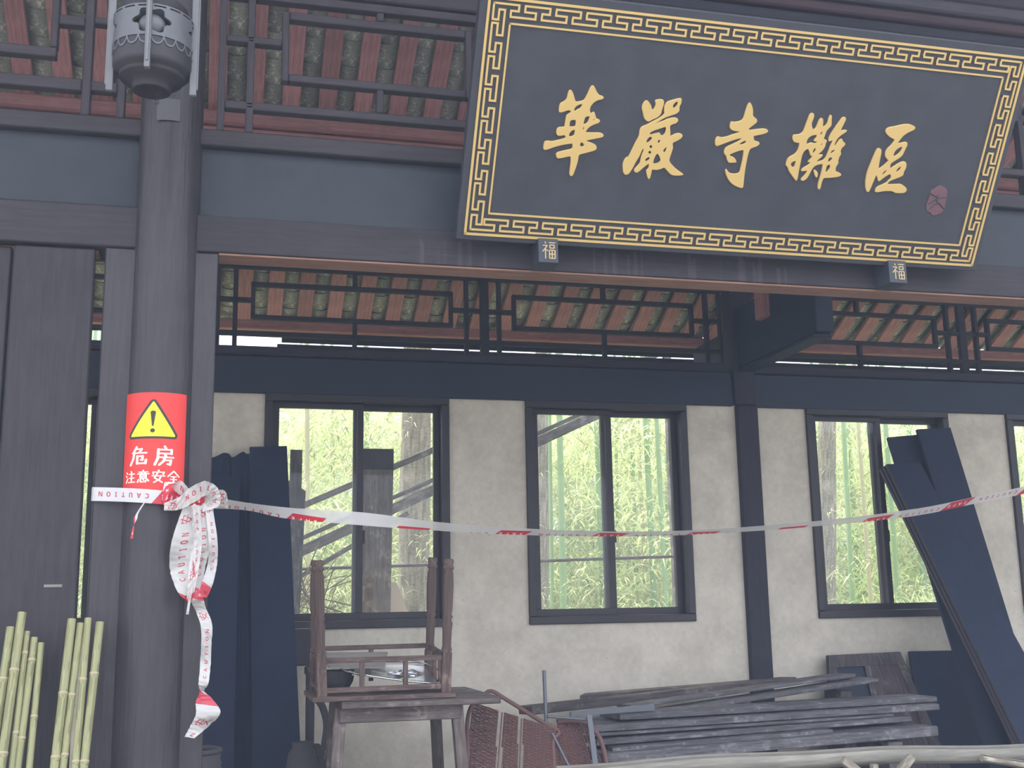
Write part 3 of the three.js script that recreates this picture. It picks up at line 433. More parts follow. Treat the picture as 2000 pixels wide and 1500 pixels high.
// ---------------------------------------------------------------- caution tape
{
  const c = document.createElement('canvas'); c.width = 1024; c.height = 128; const x = c.getContext('2d');
  const paint = (hanzi) => { x.fillStyle = '#dfdedc'; x.fillRect(0, 0, 1024, 128); x.fillStyle = '#d8384a'; x.beginPath(); x.moveTo(60, 128); x.lineTo(160, 0); x.lineTo(480, 0); x.lineTo(380, 128); x.fill();
    x.font = 'bold 62px sans-serif'; x.textAlign = 'center'; x.textBaseline = 'middle'; const word = (s, a, b) => [...s].forEach((ch, i) => x.fillText(ch, a + (b - a) * i / (s.length - 1), 66));
    x.fillStyle = '#fdf6f2'; word('SAFE', 165, 375); x.fillStyle = '#c8323f';
    if (hanzi) { x.strokeStyle = '#c8323f'; brush(x, 'an', 850, 14, 100, 9); x.font = 'bold 50px sans-serif'; word('CAUTION', 505, 800); } else word('CAUTION', 520, 985);
    const t = new THREE.CanvasTexture(x.getImageData ? (() => { const d = document.createElement('canvas'); d.width = 1024; d.height = 128; d.getContext('2d').drawImage(c, 0, 0); return d; })() : c); t.colorSpace = THREE.SRGBColorSpace; t.wrapS = t.wrapT = THREE.RepeatWrapping; return t; };
  const loopTex = (() => { x.fillStyle = '#cfccc7'; x.fillRect(0, 0, 1024, 128); x.fillStyle = '#cf4152'; x.beginPath(); x.moveTo(20, 128); x.lineTo(90, 0); x.lineTo(210, 0); x.lineTo(140, 128); x.fill(); x.fillStyle = '#c2414c'; x.font = 'bold 54px sans-serif'; x.textAlign = 'center'; x.textBaseline = 'middle'; [...'CAUTION'].forEach((ch, i) => x.fillText(ch, 330 + i * 70, 70)); x.strokeStyle = '#c2414c'; brush(x, 'an', 850, 18, 92, 8); const d = document.createElement('canvas'); d.width = 1024; d.height = 128; d.getContext('2d').drawImage(c, 0, 0); const t = new THREE.CanvasTexture(d); t.colorSpace = THREE.SRGBColorSpace; t.wrapS = t.wrapT = THREE.RepeatWrapping; return t; });
  const film = (t) => new THREE.MeshPhysicalMaterial({ map: t, roughness: 0.4, transmission: 0.3, thickness: 0, side: THREE.DoubleSide });
  const m0 = film(paint(false)), m1 = film(loopTex()), t = thing('caution_tape', 'red and white caution tape wrapped and knotted round the column and strung across the bay', 'tape');
  // knots = [x, y, z, ex, ey, ez]: centre and half-width vector (towards the upper edge)
  const ribbon = (knots, mat, u0 = 0, rough = 0, N = 60, flip = 1, name = 'tape_loop', shift = null) => {
    const cc = new THREE.CatmullRomCurve3(knots.map((k) => V(k[0], k[1], k[2]))), ec = new THREE.CatmullRomCurve3(knots.map((k) => V(k[3], k[4], k[5])));
    const pos = [], uv = [], idx = [], K = 5; let s = 0, prev = null;
    for (let i = 0; i <= N; i++) {
      const f = i / N, u = f * (knots.length - 1), p = cc.getPoint(f), e = ec.getPoint(f); if (prev) s += p.distanceTo(prev); prev = p.clone();
      const tan = cc.getTangent(f), nrm = tan.clone().cross(e).normalize();
      for (let k = 0; k <= K; k++) { const h = k / K * 2 - 1, q = p.clone().addScaledVector(e, h).addScaledVector(nrm, rough * (rnd() - 0.5) * 2); pos.push(q.x, q.y, q.z); uv.push(u0 - flip * s / 0.36, shift ? (1.5 - h * 0.5 - shift(p.x)) / 2 : 0.5 - h * 0.5); }
    }
    for (let i = 0; i < N; i++) for (let k = 0; k < K; k++) { const a = i * (K + 1) + k; idx.push(a, a + K + 1, a + K + 2, a, a + K + 2, a + 1); }
    const g = new THREE.BufferGeometry(); g.setAttribute('position', new THREE.Float32BufferAttribute(pos, 3)); g.setAttribute('uv', new THREE.Float32BufferAttribute(uv, 2)); g.setIndex(idx); g.computeVertexNormals();
    add(name, g, mat, t);
  };
  const flat = (x, y, z, w = 0.0225) => [x, y, z, 0, w, 0];
  ribbon([flat(-0.399, 1.998, -0.05), flat(-0.4, 1.997, -0.01), flat(-0.392, 1.995, 0.008), flat(-0.34, 1.992, 0.03), flat(-0.27, 1.986, 0.068), flat(-0.21, 1.981, 0.084), flat(-0.16, 1.977, 0.082), flat(-0.1, 1.972, 0.06), flat(-0.05, 1.97, 0.04)], m0, 1.2, 0.0006, 50, 1, 'tape_wrap');
  // strung across: the lower edge is turned back, so that the tape is seen from below
  const span = [[-0.02, 1.965, 0.035], [0.1, 1.952, 0.022], [0.22, 1.932, 0.034], [0.47, 1.913, 0.042], [0.75, 1.886, 0.026], [1.004, 1.87, 0.021], [1.343, 1.86, 0.015], [1.658, 1.864, 0.014], [2.196, 1.898, 0.019], [2.637, 1.945, 0.027], [2.868, 1.987, 0.028], [3.106, 2.03, 0.03], [3.5, 2.11, 0.032]]
    .map(([X, Y, h]) => { const w = 0.0475, k = Math.min(0.98, h / w); return [X, Y, 0.05, 0, h / 2, Math.sqrt(1 - k * k) * w / 2]; });
  const tall = document.createElement('canvas'); tall.width = 1024; tall.height = 256; { const y = tall.getContext('2d'); paint(false); y.fillStyle = '#dfdedc'; y.fillRect(0, 0, 1024, 256); y.drawImage(c, 0, 0); }
  const tt = new THREE.CanvasTexture(tall); tt.colorSpace = THREE.SRGBColorSpace; tt.wrapS = THREE.RepeatWrapping;
  const fold = [[-0.1, 0.2], [0.1, 0.3], [0.22, 0.4], [0.4, 0.75], [0.75, 0.8], [1, 0.4], [1.35, 0.3], [1.7, 0.45], [1.95, 0.7], [2.3, 0.65], [2.6, 0.2], [2.9, 0], [9, 0]];   // the film is turned over along its upper edge: plain back above, print below
  ribbon(span, film(tt), 0.12, 0.0004, 160, 1, 'tape_span', (X) => { const i = fold.findIndex((f) => f[0] > X), [a, b] = [fold[Math.max(0, i - 1)], fold[i]]; return a[1] + (b[1] - a[1]) * (X - a[0]) / Math.max(1e-6, b[0] - a[0]); });
  const hang = (l, z, ang = 0) => l.map(([X, Y, w], i) => { const a = ang + 0.35 * Math.sin(i * 1.9 + z * 40); return [X, Y, z + 0.012 * Math.sin(i * 2.3), w / 2 * Math.cos(a), 0.1 * w * Math.sin(i), w / 2 * Math.sin(a)]; });
  ribbon(hang([[-0.083, 1.95, 0.047], [-0.102, 1.831, 0.075], [-0.108, 1.749, 0.068], [-0.09, 1.668, 0.038], [-0.076, 1.646, 0.022]], 0.1), m1, 1.0, 0.0035, 40);
  ribbon(hang([[-0.076, 1.646, 0.018], [-0.067, 1.733, 0.03], [-0.06, 1.831, 0.034], [-0.067, 1.95, 0.025]], 0.115), m1, 0.1, 0.003, 34);
  ribbon(hang([[-0.047, 1.95, 0.04], [-0.041, 1.831, 0.05], [-0.05, 1.749, 0.04], [-0.058, 1.674, 0.032]], 0.095), m1, 0.95, 0.0025, 34);
  ribbon(hang([[-0.026, 1.95, 0.025], [-0.009, 1.831, 0.028], [-0.009, 1.765, 0.032], [-0.023, 1.7, 0.036], [-0.036, 1.658, 0.028]], 0.1), m1, 0.9, 0.0025, 34);
  ribbon(hang([[-0.062, 1.69, 0.046], [-0.055, 1.655, 0.04], [-0.041, 1.62, 0.036], [-0.022, 1.571, 0.036], [-0.02, 1.507, 0.033], [-0.021, 1.444, 0.034], [-0.025, 1.388, 0.03], [-0.029, 1.365, 0.015], [-0.022, 1.337, 0.05], [-0.008, 1.297, 0.078], [-0.035, 1.256, 0.055], [-0.062, 1.226, 0.03]], 0.1), m1, 1.17, 0.003, 90, 1, 'tape_tail');
  // knot: folds and bows
  ribbon([[-0.155, 1.95, 0.1, 0.006, 0.02, 0], [-0.158, 1.985, 0.11, 0.012, 0.012, 0.01], [-0.152, 2.022, 0.105, 0.012, -0.006, 0.01], [-0.12, 2.01, 0.1, 0.004, 0.02, 0.01], [-0.09, 1.985, 0.09, 0, 0.02, 0.01]], m0, 0.3, 0.002, 40, 1, 'tape_knot');
  ribbon([[-0.165, 1.945, 0.115, 0, 0.012, 0], [-0.12, 1.955, 0.12, 0, 0.02, 0.004], [-0.075, 1.985, 0.125, -0.006, 0.024, 0.006], [-0.035, 2.005, 0.12, 0, 0.022, 0.01], [-0.012, 1.985, 0.11, 0.018, 0.012, 0.01], [-0.015, 1.955, 0.1, 0.02, -0.006, 0.01], [-0.045, 1.95, 0.095, 0, -0.02, 0.01]], m1, 0.95, 0.004, 60, 1, 'tape_knot');
  ribbon([[-0.06, 1.96, 0.08, 0, 0.03, 0], [-0.02, 1.968, 0.1, 0.004, 0.032, 0.008], [0.015, 1.975, 0.085, 0.006, 0.026, 0.01], [0.035, 1.96, 0.06, 0, 0.014, 0.008]], m1, 0.1, 0.004, 36, 1, 'tape_knot');
  ribbon([[-0.1, 1.965, 0.09, 0, 0.026, 0.004], [-0.07, 1.975, 0.105, 0.004, 0.026, 0.01], [-0.04, 1.955, 0.09, 0, 0.02, 0.01]], m0, 0.3, 0.004, 24, 1, 'tape_knot');
  ribbon([[-0.071, 1.954, 0.125, 0.004, 0, 0], [-0.065, 1.83, 0.125, 0.004, 0, 0], [-0.069, 1.716, 0.122, 0.004, 0, 0.002], [-0.081, 1.604, 0.12, 0.004, 0, 0]], m1, 0.7, 0.0006, 30, 1, 'tape_strip');
  ribbon([[-0.222, 1.97, 0.088, 0.002, 0, 0], [-0.25, 1.92, 0.086, 0.003, 0, 0], [-0.258, 1.88, 0.085, 0.003, 0, 0], [-0.262, 1.845, 0.085, 0.004, 0, 0]], m0, 0.62, 0.0004, 20, 1, 'tape_strip');
}

// ---------------------------------------------------------------- bamboo poles leaning on the plank wall
{
  const P = [[-0.608, 1.575, -0.656, 0.319, 0.013, 'leftmost cut bamboo pole, standing at the picture edge'], [-0.578, 1.619, -0.625, 0.33, 0.013, 'tallest bamboo pole of the left bundle by the plank wall'], [-0.561, 1.561, -0.581, 0.321, 0.0095, 'thin bamboo pole right behind the tallest one'], [-0.538, 1.542, -0.578, 0.317, 0.0105, 'fourth bamboo pole from the left, streaked brown'], [-0.518, 1.525, -0.524, 0.313, 0.01, 'shortest bamboo pole, right end of the left bundle'],
    [-0.431, 1.596, -0.476, 0.325, 0.013, 'thick green bamboo pole, left end of the right bundle'], [-0.405, 1.583, -0.456, 0.323, 0.011, 'bamboo pole with a dark cut top, second in the right bundle'], [-0.383, 1.598, -0.399, 0.325, 0.011, 'pale thin bamboo pole, third in the right bundle'], [-0.347, 1.585, -0.396, 0.322, 0.0125, 'rightmost bamboo pole, leaning against the door jamb']];
  for (const [x0, y0, x1, z1, r, label] of P) {
    const t = thing('bamboo_pole', label, 'bamboo pole', 'cut bamboo poles by the plank wall'), a = [x1, FL, z1], b = [x0, y0, 0.055 + r], at = (f) => a.map((v, i) => v + (b[i] - v) * f), L = V(...a).distanceTo(V(...b));
    const prof = [[0, 0], [0, r * 1.08]], nodes = []; let s = rr(0.1, 0.25); while (s < L - 0.06) { nodes.push(s / L); s += rr(0.17, 0.26); }
    for (const n of nodes) prof.push([n - 0.012, r * 1.03], [n - 0.003, r * 1.1], [n + 0.004, r * 1.0]);
    prof.push([1, r], [1, r * 0.72], [0.985, r * 0.7], [0.985, 0]);
    add('stem', turned(a, b, prof, 14), M.bamboo, t);
    for (const n of nodes) add('node_ring', turned(at(n - 0.0035), at(n + 0.0035), [[0, r * 1.0], [0.3, r * 1.14], [0.7, r * 1.14], [1, r * 1.0]], 14), M.bambooNode, t);
  }
}
// ---------------------------------------------------------------- boards leaning inside, left
const lean = (label, g, m) => tag(add('leaning_board', g, m), label, 'board');
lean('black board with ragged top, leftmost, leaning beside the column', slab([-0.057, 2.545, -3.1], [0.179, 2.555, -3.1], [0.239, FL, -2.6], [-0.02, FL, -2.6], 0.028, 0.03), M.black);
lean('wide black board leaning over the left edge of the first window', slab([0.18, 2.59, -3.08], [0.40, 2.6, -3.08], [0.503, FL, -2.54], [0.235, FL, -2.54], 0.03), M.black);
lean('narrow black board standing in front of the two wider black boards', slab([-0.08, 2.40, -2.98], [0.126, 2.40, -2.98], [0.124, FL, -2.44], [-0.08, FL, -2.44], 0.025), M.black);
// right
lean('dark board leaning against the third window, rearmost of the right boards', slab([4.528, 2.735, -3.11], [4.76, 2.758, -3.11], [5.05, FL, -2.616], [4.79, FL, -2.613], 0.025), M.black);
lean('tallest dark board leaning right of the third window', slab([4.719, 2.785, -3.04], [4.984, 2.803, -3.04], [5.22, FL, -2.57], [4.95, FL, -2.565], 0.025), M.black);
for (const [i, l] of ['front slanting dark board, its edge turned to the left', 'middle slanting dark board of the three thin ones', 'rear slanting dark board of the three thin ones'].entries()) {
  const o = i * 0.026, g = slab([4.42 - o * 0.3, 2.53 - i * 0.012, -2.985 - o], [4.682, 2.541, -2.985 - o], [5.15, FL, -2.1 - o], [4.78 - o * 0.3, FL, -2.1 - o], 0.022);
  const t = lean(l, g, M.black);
  add('board_edge', slab([4.4185 - o * 0.3, 2.53 - i * 0.012, -2.9845 - o], [4.4195 - o * 0.3, 2.53 - i * 0.012, -2.9845 - o], [4.7795 - o * 0.3, FL, -2.0995 - o], [4.7785 - o * 0.3, FL, -2.0995 - o], 0.022), M.blackEdge, t, 'paler brown edge of the board');
}
{
  const t = thing('door_panel', 'low framed wooden door panel leaning on the wall behind the plank pile', 'door panel');
  const P = (u, v, o = 0) => { const a = V(3.943, 1.267, -3.1).lerp(V(4.478, 1.277, -3.1), u), b = V(3.80, FL, -2.87).lerp(V(4.69, FL, -2.87), u); a.lerp(b, v); a.z += o; return [a.x, a.y, a.z]; };
  const q = (u0, u1, v0, v1, o, th) => slab(P(u0, v0, o), P(u1, v0, o), P(u1, v1, o), P(u0, v1, o), th);
  add('backing', q(0, 1, 0, 1, -0.008, 0.02), M.lintel, t);
  add('stile', q(0, 0.1, 0, 1, 0.01, 0.02), M.oldWood, t); add('stile', q(0.9, 1, 0, 1, 0.01, 0.02), M.oldWood, t); add('stile', q(0.46, 0.53, 0.09, 1, 0.01, 0.02), M.oldWood, t);
  add('rail', q(0.1, 0.9, 0, 0.09, 0.01, 0.02), M.oldWood, t);
  add('inset_panel', q(0.53, 0.9, 0.09, 1, 0.002, 0.01), old(0.17, 0.13, 0.14), t, 'reddish inset panel');
}
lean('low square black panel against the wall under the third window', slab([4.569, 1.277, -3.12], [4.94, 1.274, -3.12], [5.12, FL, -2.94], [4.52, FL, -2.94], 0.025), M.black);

// ---------------------------------------------------------------- plank pile along the back wall
{
  // front top edge measured at z = -2.4, moved to each plank's own depth along the view from the camera's height
  const plank = (label, z, x0, y0, x1, y1, th, dep, m = M.plank) => {
    const k = (4 - z) / 6.4, X = (x) => x * k, Y = (y) => 1.6 - (1.6 - y) * k;
    const L = Math.hypot(X(x1) - X(x0), Y(y1) - Y(y0)), g = new RoundedBoxGeometry(L, th, dep, 2, Math.min(th, 0.02) * 0.4), p = g.attributes.position, ph = rnd() * 9;
    for (let i = 0; i < p.count; i++) { const x = p.getX(i); p.setX(i, x + (Math.abs(x) > L / 2 - 0.05 ? 0.03 * Math.sin(p.getZ(i) * 31 + ph) : 0)); p.setZ(i, p.getZ(i) + 0.006 * Math.sin(x * 3 + ph)); }
    g.computeVertexNormals(); metricUV(g, 0); g.translate(0, -th / 2, -dep / 2); g.rotateZ(Math.atan2(Y(y1) - Y(y0), X(x1) - X(x0))); g.translate((X(x0) + X(x1)) / 2, (Y(y0) + Y(y1)) / 2, z);
    return tag(add('old_plank', g, m), label, 'plank', 'old planks piled along the back wall');
  };
  plank('thick grey plank at the bottom front of the pile, with a slanted right end', -2.02, 2.12, 0.8, 4.23, 0.865, 0.055, 0.36);
  plank('short grey plank lying on the bottom front one', -2.1, 2.16, 0.832, 3.53, 0.876, 0.03, 0.24);
  plank('long thin plank just above the short one', -2.16, 2.1, 0.878, 4.085, 0.929, 0.03, 0.26);
  plank('thinnest plank in the middle of the pile, with a splintered right end', -2.2, 2.1, 0.912, 3.993, 0.947, 0.016, 0.26);
  plank('longest grey plank, reaching furthest right in the pile', -2.22, 2.05, 0.955, 4.312, 0.996, 0.036, 0.28);
  plank('grey plank on top of the longest one, pale at its right end', -2.3, 2.2, 1.012, 4.237, 1.04, 0.034, 0.26);
  plank('dark plank rising to the right at the back of the pile', -2.5, 2.15, 0.985, 3.908, 1.161, 0.024, 0.2);
  plank('upper dark plank with a narrow right tip', -2.62, 2.3, 1.06, 3.726, 1.19, 0.022, 0.18);
  plank('long dark plank right under the wall post foot', -2.75, 1.7, 1.072, 3.32, 1.18, 0.05, 0.12, M.oldWood);
  plank('topmost dark plank lying against the wall below the second window', -2.86, 2.03, 1.125, 3.2, 1.172, 0.04, 0.12, M.oldWood);
  for (const [x, h, h2, l] of [[2.75, 0.795, 0.98, 'timber trestle under the left part of the plank pile'], [3.75, 0.835, 1.08, 'timber trestle under the right part of the plank pile']]) tag(add('trestle', [box(x - 0.05, FL, -2.40, x + 0.05, h, -2.06, 2, 0.006), box(x - 0.04, FL, -2.76, x + 0.04, h2, -2.56, 1, 0.006)], M.oldWood), l, 'trestle');
  tag(add('metal_strip', slab([1.93, 1.04, -2.34], [2.42, 1.062, -2.34], [2.42, 1.03, -2.34], [1.93, 1.016, -2.34], 0.03), M.metal), 'grey metal strip with a shiny top edge, lying before the plank pile', 'metal strip');
}

// ---------------------------------------------------------------- old table with an upturned square stool on it
{
  const t = thing('table', 'old wooden table with splayed legs carrying the upturned stool', 'table');
  add('tabletop', box(0.578, 1.166, -2.3, 1.33, 1.198, -1.5, 0, 0.005), M.table, t);
  add('apron', box(0.577, 1.098, -1.6, 1.152, 1.166, -1.565, 0, 0.004), M.table, t); add('apron', box(0.6, 1.098, -2.24, 1.15, 1.166, -2.21, 0, 0.004), M.table, t);
  for (const [x0, x1, z0, z1] of [[0.583, 0.535, -1.6, -1.53], [1.135, 1.182, -1.6, -1.53], [0.62, 0.575, -2.2, -2.26], [1.14, 1.187, -2.2, -2.26]]) add('leg', stick([x1, FL, z1], [x0, 1.166, z0], 0.055, 0.05), M.table, t);
  add('stretcher', stick([0.575, 0.7, -1.56], [1.15, 0.7, -1.56], 0.03, 0.03), M.table, t);
}
{
  const t = thing('upturned_stool', 'old square wooden stool standing upside down on the table, legs in the air', 'stool');
  const s0 = 1.199;
  add('seat', [box(0.45, s0, -2.07, 1.119, s0 + 0.024, -1.52, 0, 0.005)], M.stool, t);
  const turnedTop = [[0, 0.022], [0.02, 0.026], [0.06, 0.021], [0.22, 0.0225], [0.3, 0.026], [0.34, 0.019], [0.37, 0.026], [0.4, 0.02], [0.44, 0.024], [0.7, 0.026], [0.84, 0.0235], [0.87, 0.019], [0.89, 0.026], [0.91, 0.026], [0.93, 0.02], [0.95, 0.0245], [0.985, 0.024], [1, 0.02], [1, 0]];
  const feet = [[0.496, 0.469, -1.57, -1.555, 1.845], [1.076, 1.094, -1.57, -1.555, 1.847], [0.5, 0.492, -2.02, -2.0, 1.865], [1.075, 1.096, -2.02, -2.0, 1.875]];
  for (const [x0, x1, z0, z1, h] of feet) { const f = (1.41 - s0) / (h - s0), m = [x0 + (x1 - x0) * f, 1.41, z0 + (z1 - z0) * f]; add('leg', [stick([x0, s0 + 0.02, z0], m, 0.047, 0.047), turned(m, [x1, h, z1], turnedTop, 14)], M.stool, t); }
  const rail = (a, b, w = 0.024) => add('rail', stick(a, b, w, 0.022), M.stool, t);
  rail([0.49, 1.382, -1.568], [1.078, 1.384, -1.568]); rail([0.49, 1.425, -2.018], [1.078, 1.428, -2.018]); rail([0.492, 1.385, -1.57], [0.5, 1.425, -2.02]); rail([1.078, 1.385, -1.57], [1.08, 1.425, -2.02]);
  rail([0.49, 1.248, -1.566], [1.078, 1.252, -1.566]); rail([1.078, 1.25, -1.57], [1.08, 1.26, -2.02]); rail([0.49, 1.25, -1.57], [0.49, 1.26, -2.02]);
  for (const x of [0.68, 0.885]) add('slat', stick([x, 1.25, -1.568], [x, 1.382, -1.568], 0.023, 0.016), M.stool, t);
  add('slat', stick([0.78, 1.26, -2.018], [0.78, 1.42, -2.018], 0.023, 0.016), M.stool, t); for (const z of [-1.72, -1.87]) add('slat', stick([1.079, 1.26, z], [1.079, 1.4, z], 0.022, 0.016), M.stool, t);
}
tag(add('pale_board', slab([0.52, 1.408, -1.98], [0.86, 1.402, -1.98], [0.80, 1.345, -1.66], [0.535, 1.35, -1.66], 0.008), S({ color: lin(0.5, 0.49, 0.46), map: plasterTex, roughness: 0.9 })), 'pale thin board lying tilted inside the upturned stool', 'board');
{
  const t = thing('baking_tray', 'shiny aluminium tray lying tilted inside the upturned stool', 'tray');
  const A = [0.66, 1.345, -1.96], B = [1.04, 1.335, -1.96], C = [1.055, 1.255, -1.62], D = [0.64, 1.315, -1.62];
  const g = slab(A, B, C, D, 0.004); add('pan', g, M.alu, t);
  add('rim', tube([A, B, C, D].map((p) => [p[0], p[1] + 0.008, p[2]]), 0.005, 60, 6, true), M.alu, t);
  const f = new THREE.IcosahedronGeometry(0.055, 3), p = f.attributes.position; for (let i = 0; i < p.count; i++) { const x = p.getX(i), y = p.getY(i), z = p.getZ(i), k = 0.75 + 0.5 * n4(x * 300 + 20, y * 300 + z * 240 + 20); p.setXYZ(i, x * k * 1.5, y * k * 0.35, z * k); }
  f.computeVertexNormals(); f.translate(0.9, 1.308, -1.66); tag(add('crumpled_foil', f, M.alu), 'crumpled silver foil on the tray inside the stool', 'foil');
}
{
  const g = new THREE.LatheGeometry([[0.0, 0], [0.045, 0], [0.075, 0.05], [0.085, 0.1], [0.08, 0.105], [0.07, 0.06], [0.04, 0.012], [0, 0.012]].map((p) => new THREE.Vector2(...p)), 24); g.translate(0.59, 1.224, -1.8);
  tag(add('dark_bowl', g, M.wickerDark), 'dark bowl standing inside the left of the upturned stool', 'bowl');
}
// ---------------------------------------------------------------- old armchair, jar and basket in the dark left corner
{
  const t = thing('armchair', 'dark old wooden armchair half hidden between black boards and table', 'chair'), m = M.wickerDark;
  add('backrest', [box(0.44, 1.3, -3.07, 0.565, 1.515, -3.03, 0, 0.018)], m, t);
  for (const x of [0.45, 0.55]) add('back_post', stick([x, 0.85, -3.0], [x, 1.34, -3.05], 0.035, 0.03), m, t);
  for (const x of [0.545]) { add('arm', stick([x, 1.275, -3.04], [x, 1.26, -2.66], 0.045, 0.04), m, t); add('arm_post', stick([x, 0.85, -2.75], [x, 1.26, -2.75], 0.03, 0.03), m, t); }
  add('seat', box(0.43, 0.82, -3.06, 0.62, 0.86, -2.72, 0, 0.01), m, t);
  for (const [x, z] of [[0.6, -2.75], [0.45, -3.03], [0.6, -3.03]]) add('leg', stick([x + 0.03, FL, z], [x, 0.83, z], 0.035, 0.035), m, t);
  add('curved_brace', tube([[0.555, 1.15, -2.7], [0.60, 1.09, -2.7], [0.625, 0.99, -2.7], [0.61, 0.86, -2.7]], 0.02, 20, 8), m, t);
}
{
  const g = new THREE.LatheGeometry([[0, 0], [0.06, 0], [0.085, 0.2], [0.085, 0.42], [0.07, 0.5], [0.05, 0.53], [0.055, 0.555], [0.045, 0.555], [0.04, 0.53], [0, 0.5]].map((p) => new THREE.Vector2(...p)), 28); g.translate(0.46, FL, -2.25);
  tag(add('dark_jar', g, M.wickerDark), 'dark round jar on the floor left of the table legs', 'jar');
}
{
  const t = thing('dark_basket', 'dark woven basket on the floor just right of the column foot', 'basket'), prof = []; for (let i = 0; i <= 40; i++) { const f = i / 40; prof.push(new THREE.Vector2(0.1 + 0.035 * Math.sin(f * 2.6) + (i % 2) * 0.005, f * 0.62)); }
  const g = new THREE.LatheGeometry(prof, 30); g.translate(-0.075, FL, -1.4); add('body', g, M.wickerDark, t);
  add('rim', new THREE.TorusGeometry(0.12, 0.012, 8, 30).rotateX(Math.PI / 2).translate(-0.075, FL + 0.625, -1.4), M.wickerDark, t);
}
// ---------------------------------------------------------------- overturned wicker chair with grey pipe legs
{
  const t = thing('wicker_chair', 'broken reddish wicker chair lying on its side beside the table', 'chair');
  const bil = (q, u, v, bow) => { const a = V(...q[0]).lerp(V(...q[1]), u), b = V(...q[3]).lerp(V(...q[2]), u); a.lerp(b, v); a.z += bow * Math.sin(u * Math.PI) * 0.06; return a; };
  const weave = (q, rows, stakes, bow, gaps) => {
    const g = [];
    for (let i = 0; i <= stakes; i++) { const u = i / stakes, p = []; for (let k = 0; k <= 6; k++) p.push(bil(q, u, k / 6, bow).toArray()); g.push(tube(p, 0.0035, 10, 5)); }
    for (let j = 0; j <= rows; j++) {
      const v = j / rows; let run = [];
      const flush = () => { if (run.length > 2) g.push(tube(run, 0.004, run.length * 1, 4)); run = []; };
      for (let i = 0; i <= stakes * 2; i++) { const u = i / (stakes * 2); if (gaps.some((x) => Math.abs(u - x - (v - 0.5) * 0.03) < 0.5 / stakes)) { flush(); continue; } const p = bil(q, u, v + 0.006 * (rnd() - 0.5), bow); p.z += (i % 2 ? 0 : ((i / 2 + j) % 2 ? 0.005 : -0.005)); run.push(p.toArray()); }
      flush();
    }
    return g;
  };
  const q1 = [[1.30, 1.135, -1.98], [1.705, 1.0, -1.86], [1.69, 0.72, -1.8], [1.20, 0.74, -1.8]], q2 = [[1.722, 1.03, -1.9], [1.885, 1.018, -1.92], [1.975, 0.72, -1.86], [1.71, 0.72, -1.84]];
  const w = (q, r, s, b, gp, l) => { const m = add('woven_panel', weave(q, r, s, b, gp), M.wicker, t, l); m.userData.kind = 'stuff'; };
  w(q1, 46, 22, 1, [0.32, 0.55], 'large woven panel with two open gaps'); w(q2, 40, 14, -0.6, [0.85], 'smaller woven panel on the right');
  add('rim', tube([[1.21, 0.74, -1.8], [1.238, 0.9, -1.84], [1.25, 1.04, -1.9], [1.285, 1.12, -1.96], [1.335, 1.145, -1.98], [1.375, 1.19, -1.98], [1.41, 1.186, -1.97], [1.45, 1.16, -1.96], [1.55, 1.095, -1.92], [1.64, 1.035, -1.88], [1.715, 0.99, -1.855], [1.68, 0.95, -1.84], [1.675, 0.85, -1.82], [1.68, 0.72, -1.8]], 0.011, 80, 8), M.wicker, t);
  add('rim', tube([[1.72, 1.035, -1.9], [1.8, 1.035, -1.91], [1.88, 1.02, -1.92], [1.94, 0.955, -1.9], [1.965, 0.86, -1.88], [1.98, 0.72, -1.86]], 0.012, 40, 8), M.wicker, t);
  add('leg', bar([1.657, 0.97, -1.88], [1.656, 1.292, -1.9], 0.0095), M.metal, t); add('leg', bar([1.66, 1.065, -1.87], [1.885, 1.04, -1.86], 0.0075), M.metal, t);
  add('leg', slab([1.862, 1.066, -1.84], [1.888, 1.066, -1.84], [1.912, 0.72, -1.8], [1.884, 0.72, -1.8], 0.012), M.metal, t); add('leg', bar([1.675, 0.985, -1.84], [1.775, 0.76, -1.78], 0.007), M.metal, t);
  for (const [x, z] of [[1.22, -1.8], [1.68, -1.8], [1.97, -1.86], [1.89, -1.81]]) add('lower_frame', bar([x, FL, z], [x, 0.74, z], 0.012), M.metal, t);
}

// ---------------------------------------------------------------- rustic log rail across the front
{
  const t = thing('log_rail', 'pale peeled log rail across the bottom right of the bay', 'rail');
  const g = tube([[1.07, 1.08, 0.3], [1.5, 1.088, 0.3], [2.0, 1.089, 0.3], [2.5, 1.08, 0.3], [3.0, 1.066, 0.3], [3.7, 1.06, 0.3]], 0.03, 80, 18), p = g.attributes.position;
  for (let i = 0; i < p.count; i++) { const x = p.getX(i); p.setY(i, p.getY(i) + 0.003 * Math.sin(x * 9)); } metricUV(g, 0);
  add('log', [g, new THREE.CircleGeometry(0.03, 18).rotateY(-Math.PI / 2).translate(1.07, 1.08, 0.3)], M.log, t);
  for (const x of [1.3, 3.62]) add('post', bar([x, FL, 0.3], [x, 1.06, 0.3], 0.03), M.log, t);
}
const twig = (a, b, w, label) => tag(add('brace_stick', stick(a, b, w, w * 0.8), M.cutLog), label, 'stick', 'cut sticks bracing the log rail');
twig([2.95, FL, 0.46], [2.045, 1.09, 0.366], 0.028, 'cut stick slanting down to the right, left of the short stub under the log');
twig([1.45, FL, 0.53], [2.29, 1.092, 0.392], 0.027, 'cut stick slanting down to the left, crossing the log');
twig([2.175, FL, 0.344], [2.175, 1.068, 0.344], 0.024, 'short upright stub between the two slanting sticks');
{ const g = bar([2.585, 1.07, 0.355], [3.64, 0.87, 0.4], 0.0135, 0.017, 12); metricUV(g, 0); tag(add('brace_stick', g, M.cutLog), 'round pale stick at the right edge, running down to the right below the log', 'stick', 'cut sticks bracing the log rail'); tag(add('rail_post', bar([3.64, FL, 0.41], [3.64, 0.95, 0.41], 0.025), M.log), 'post right of the picture holding the round stick', 'post'); }
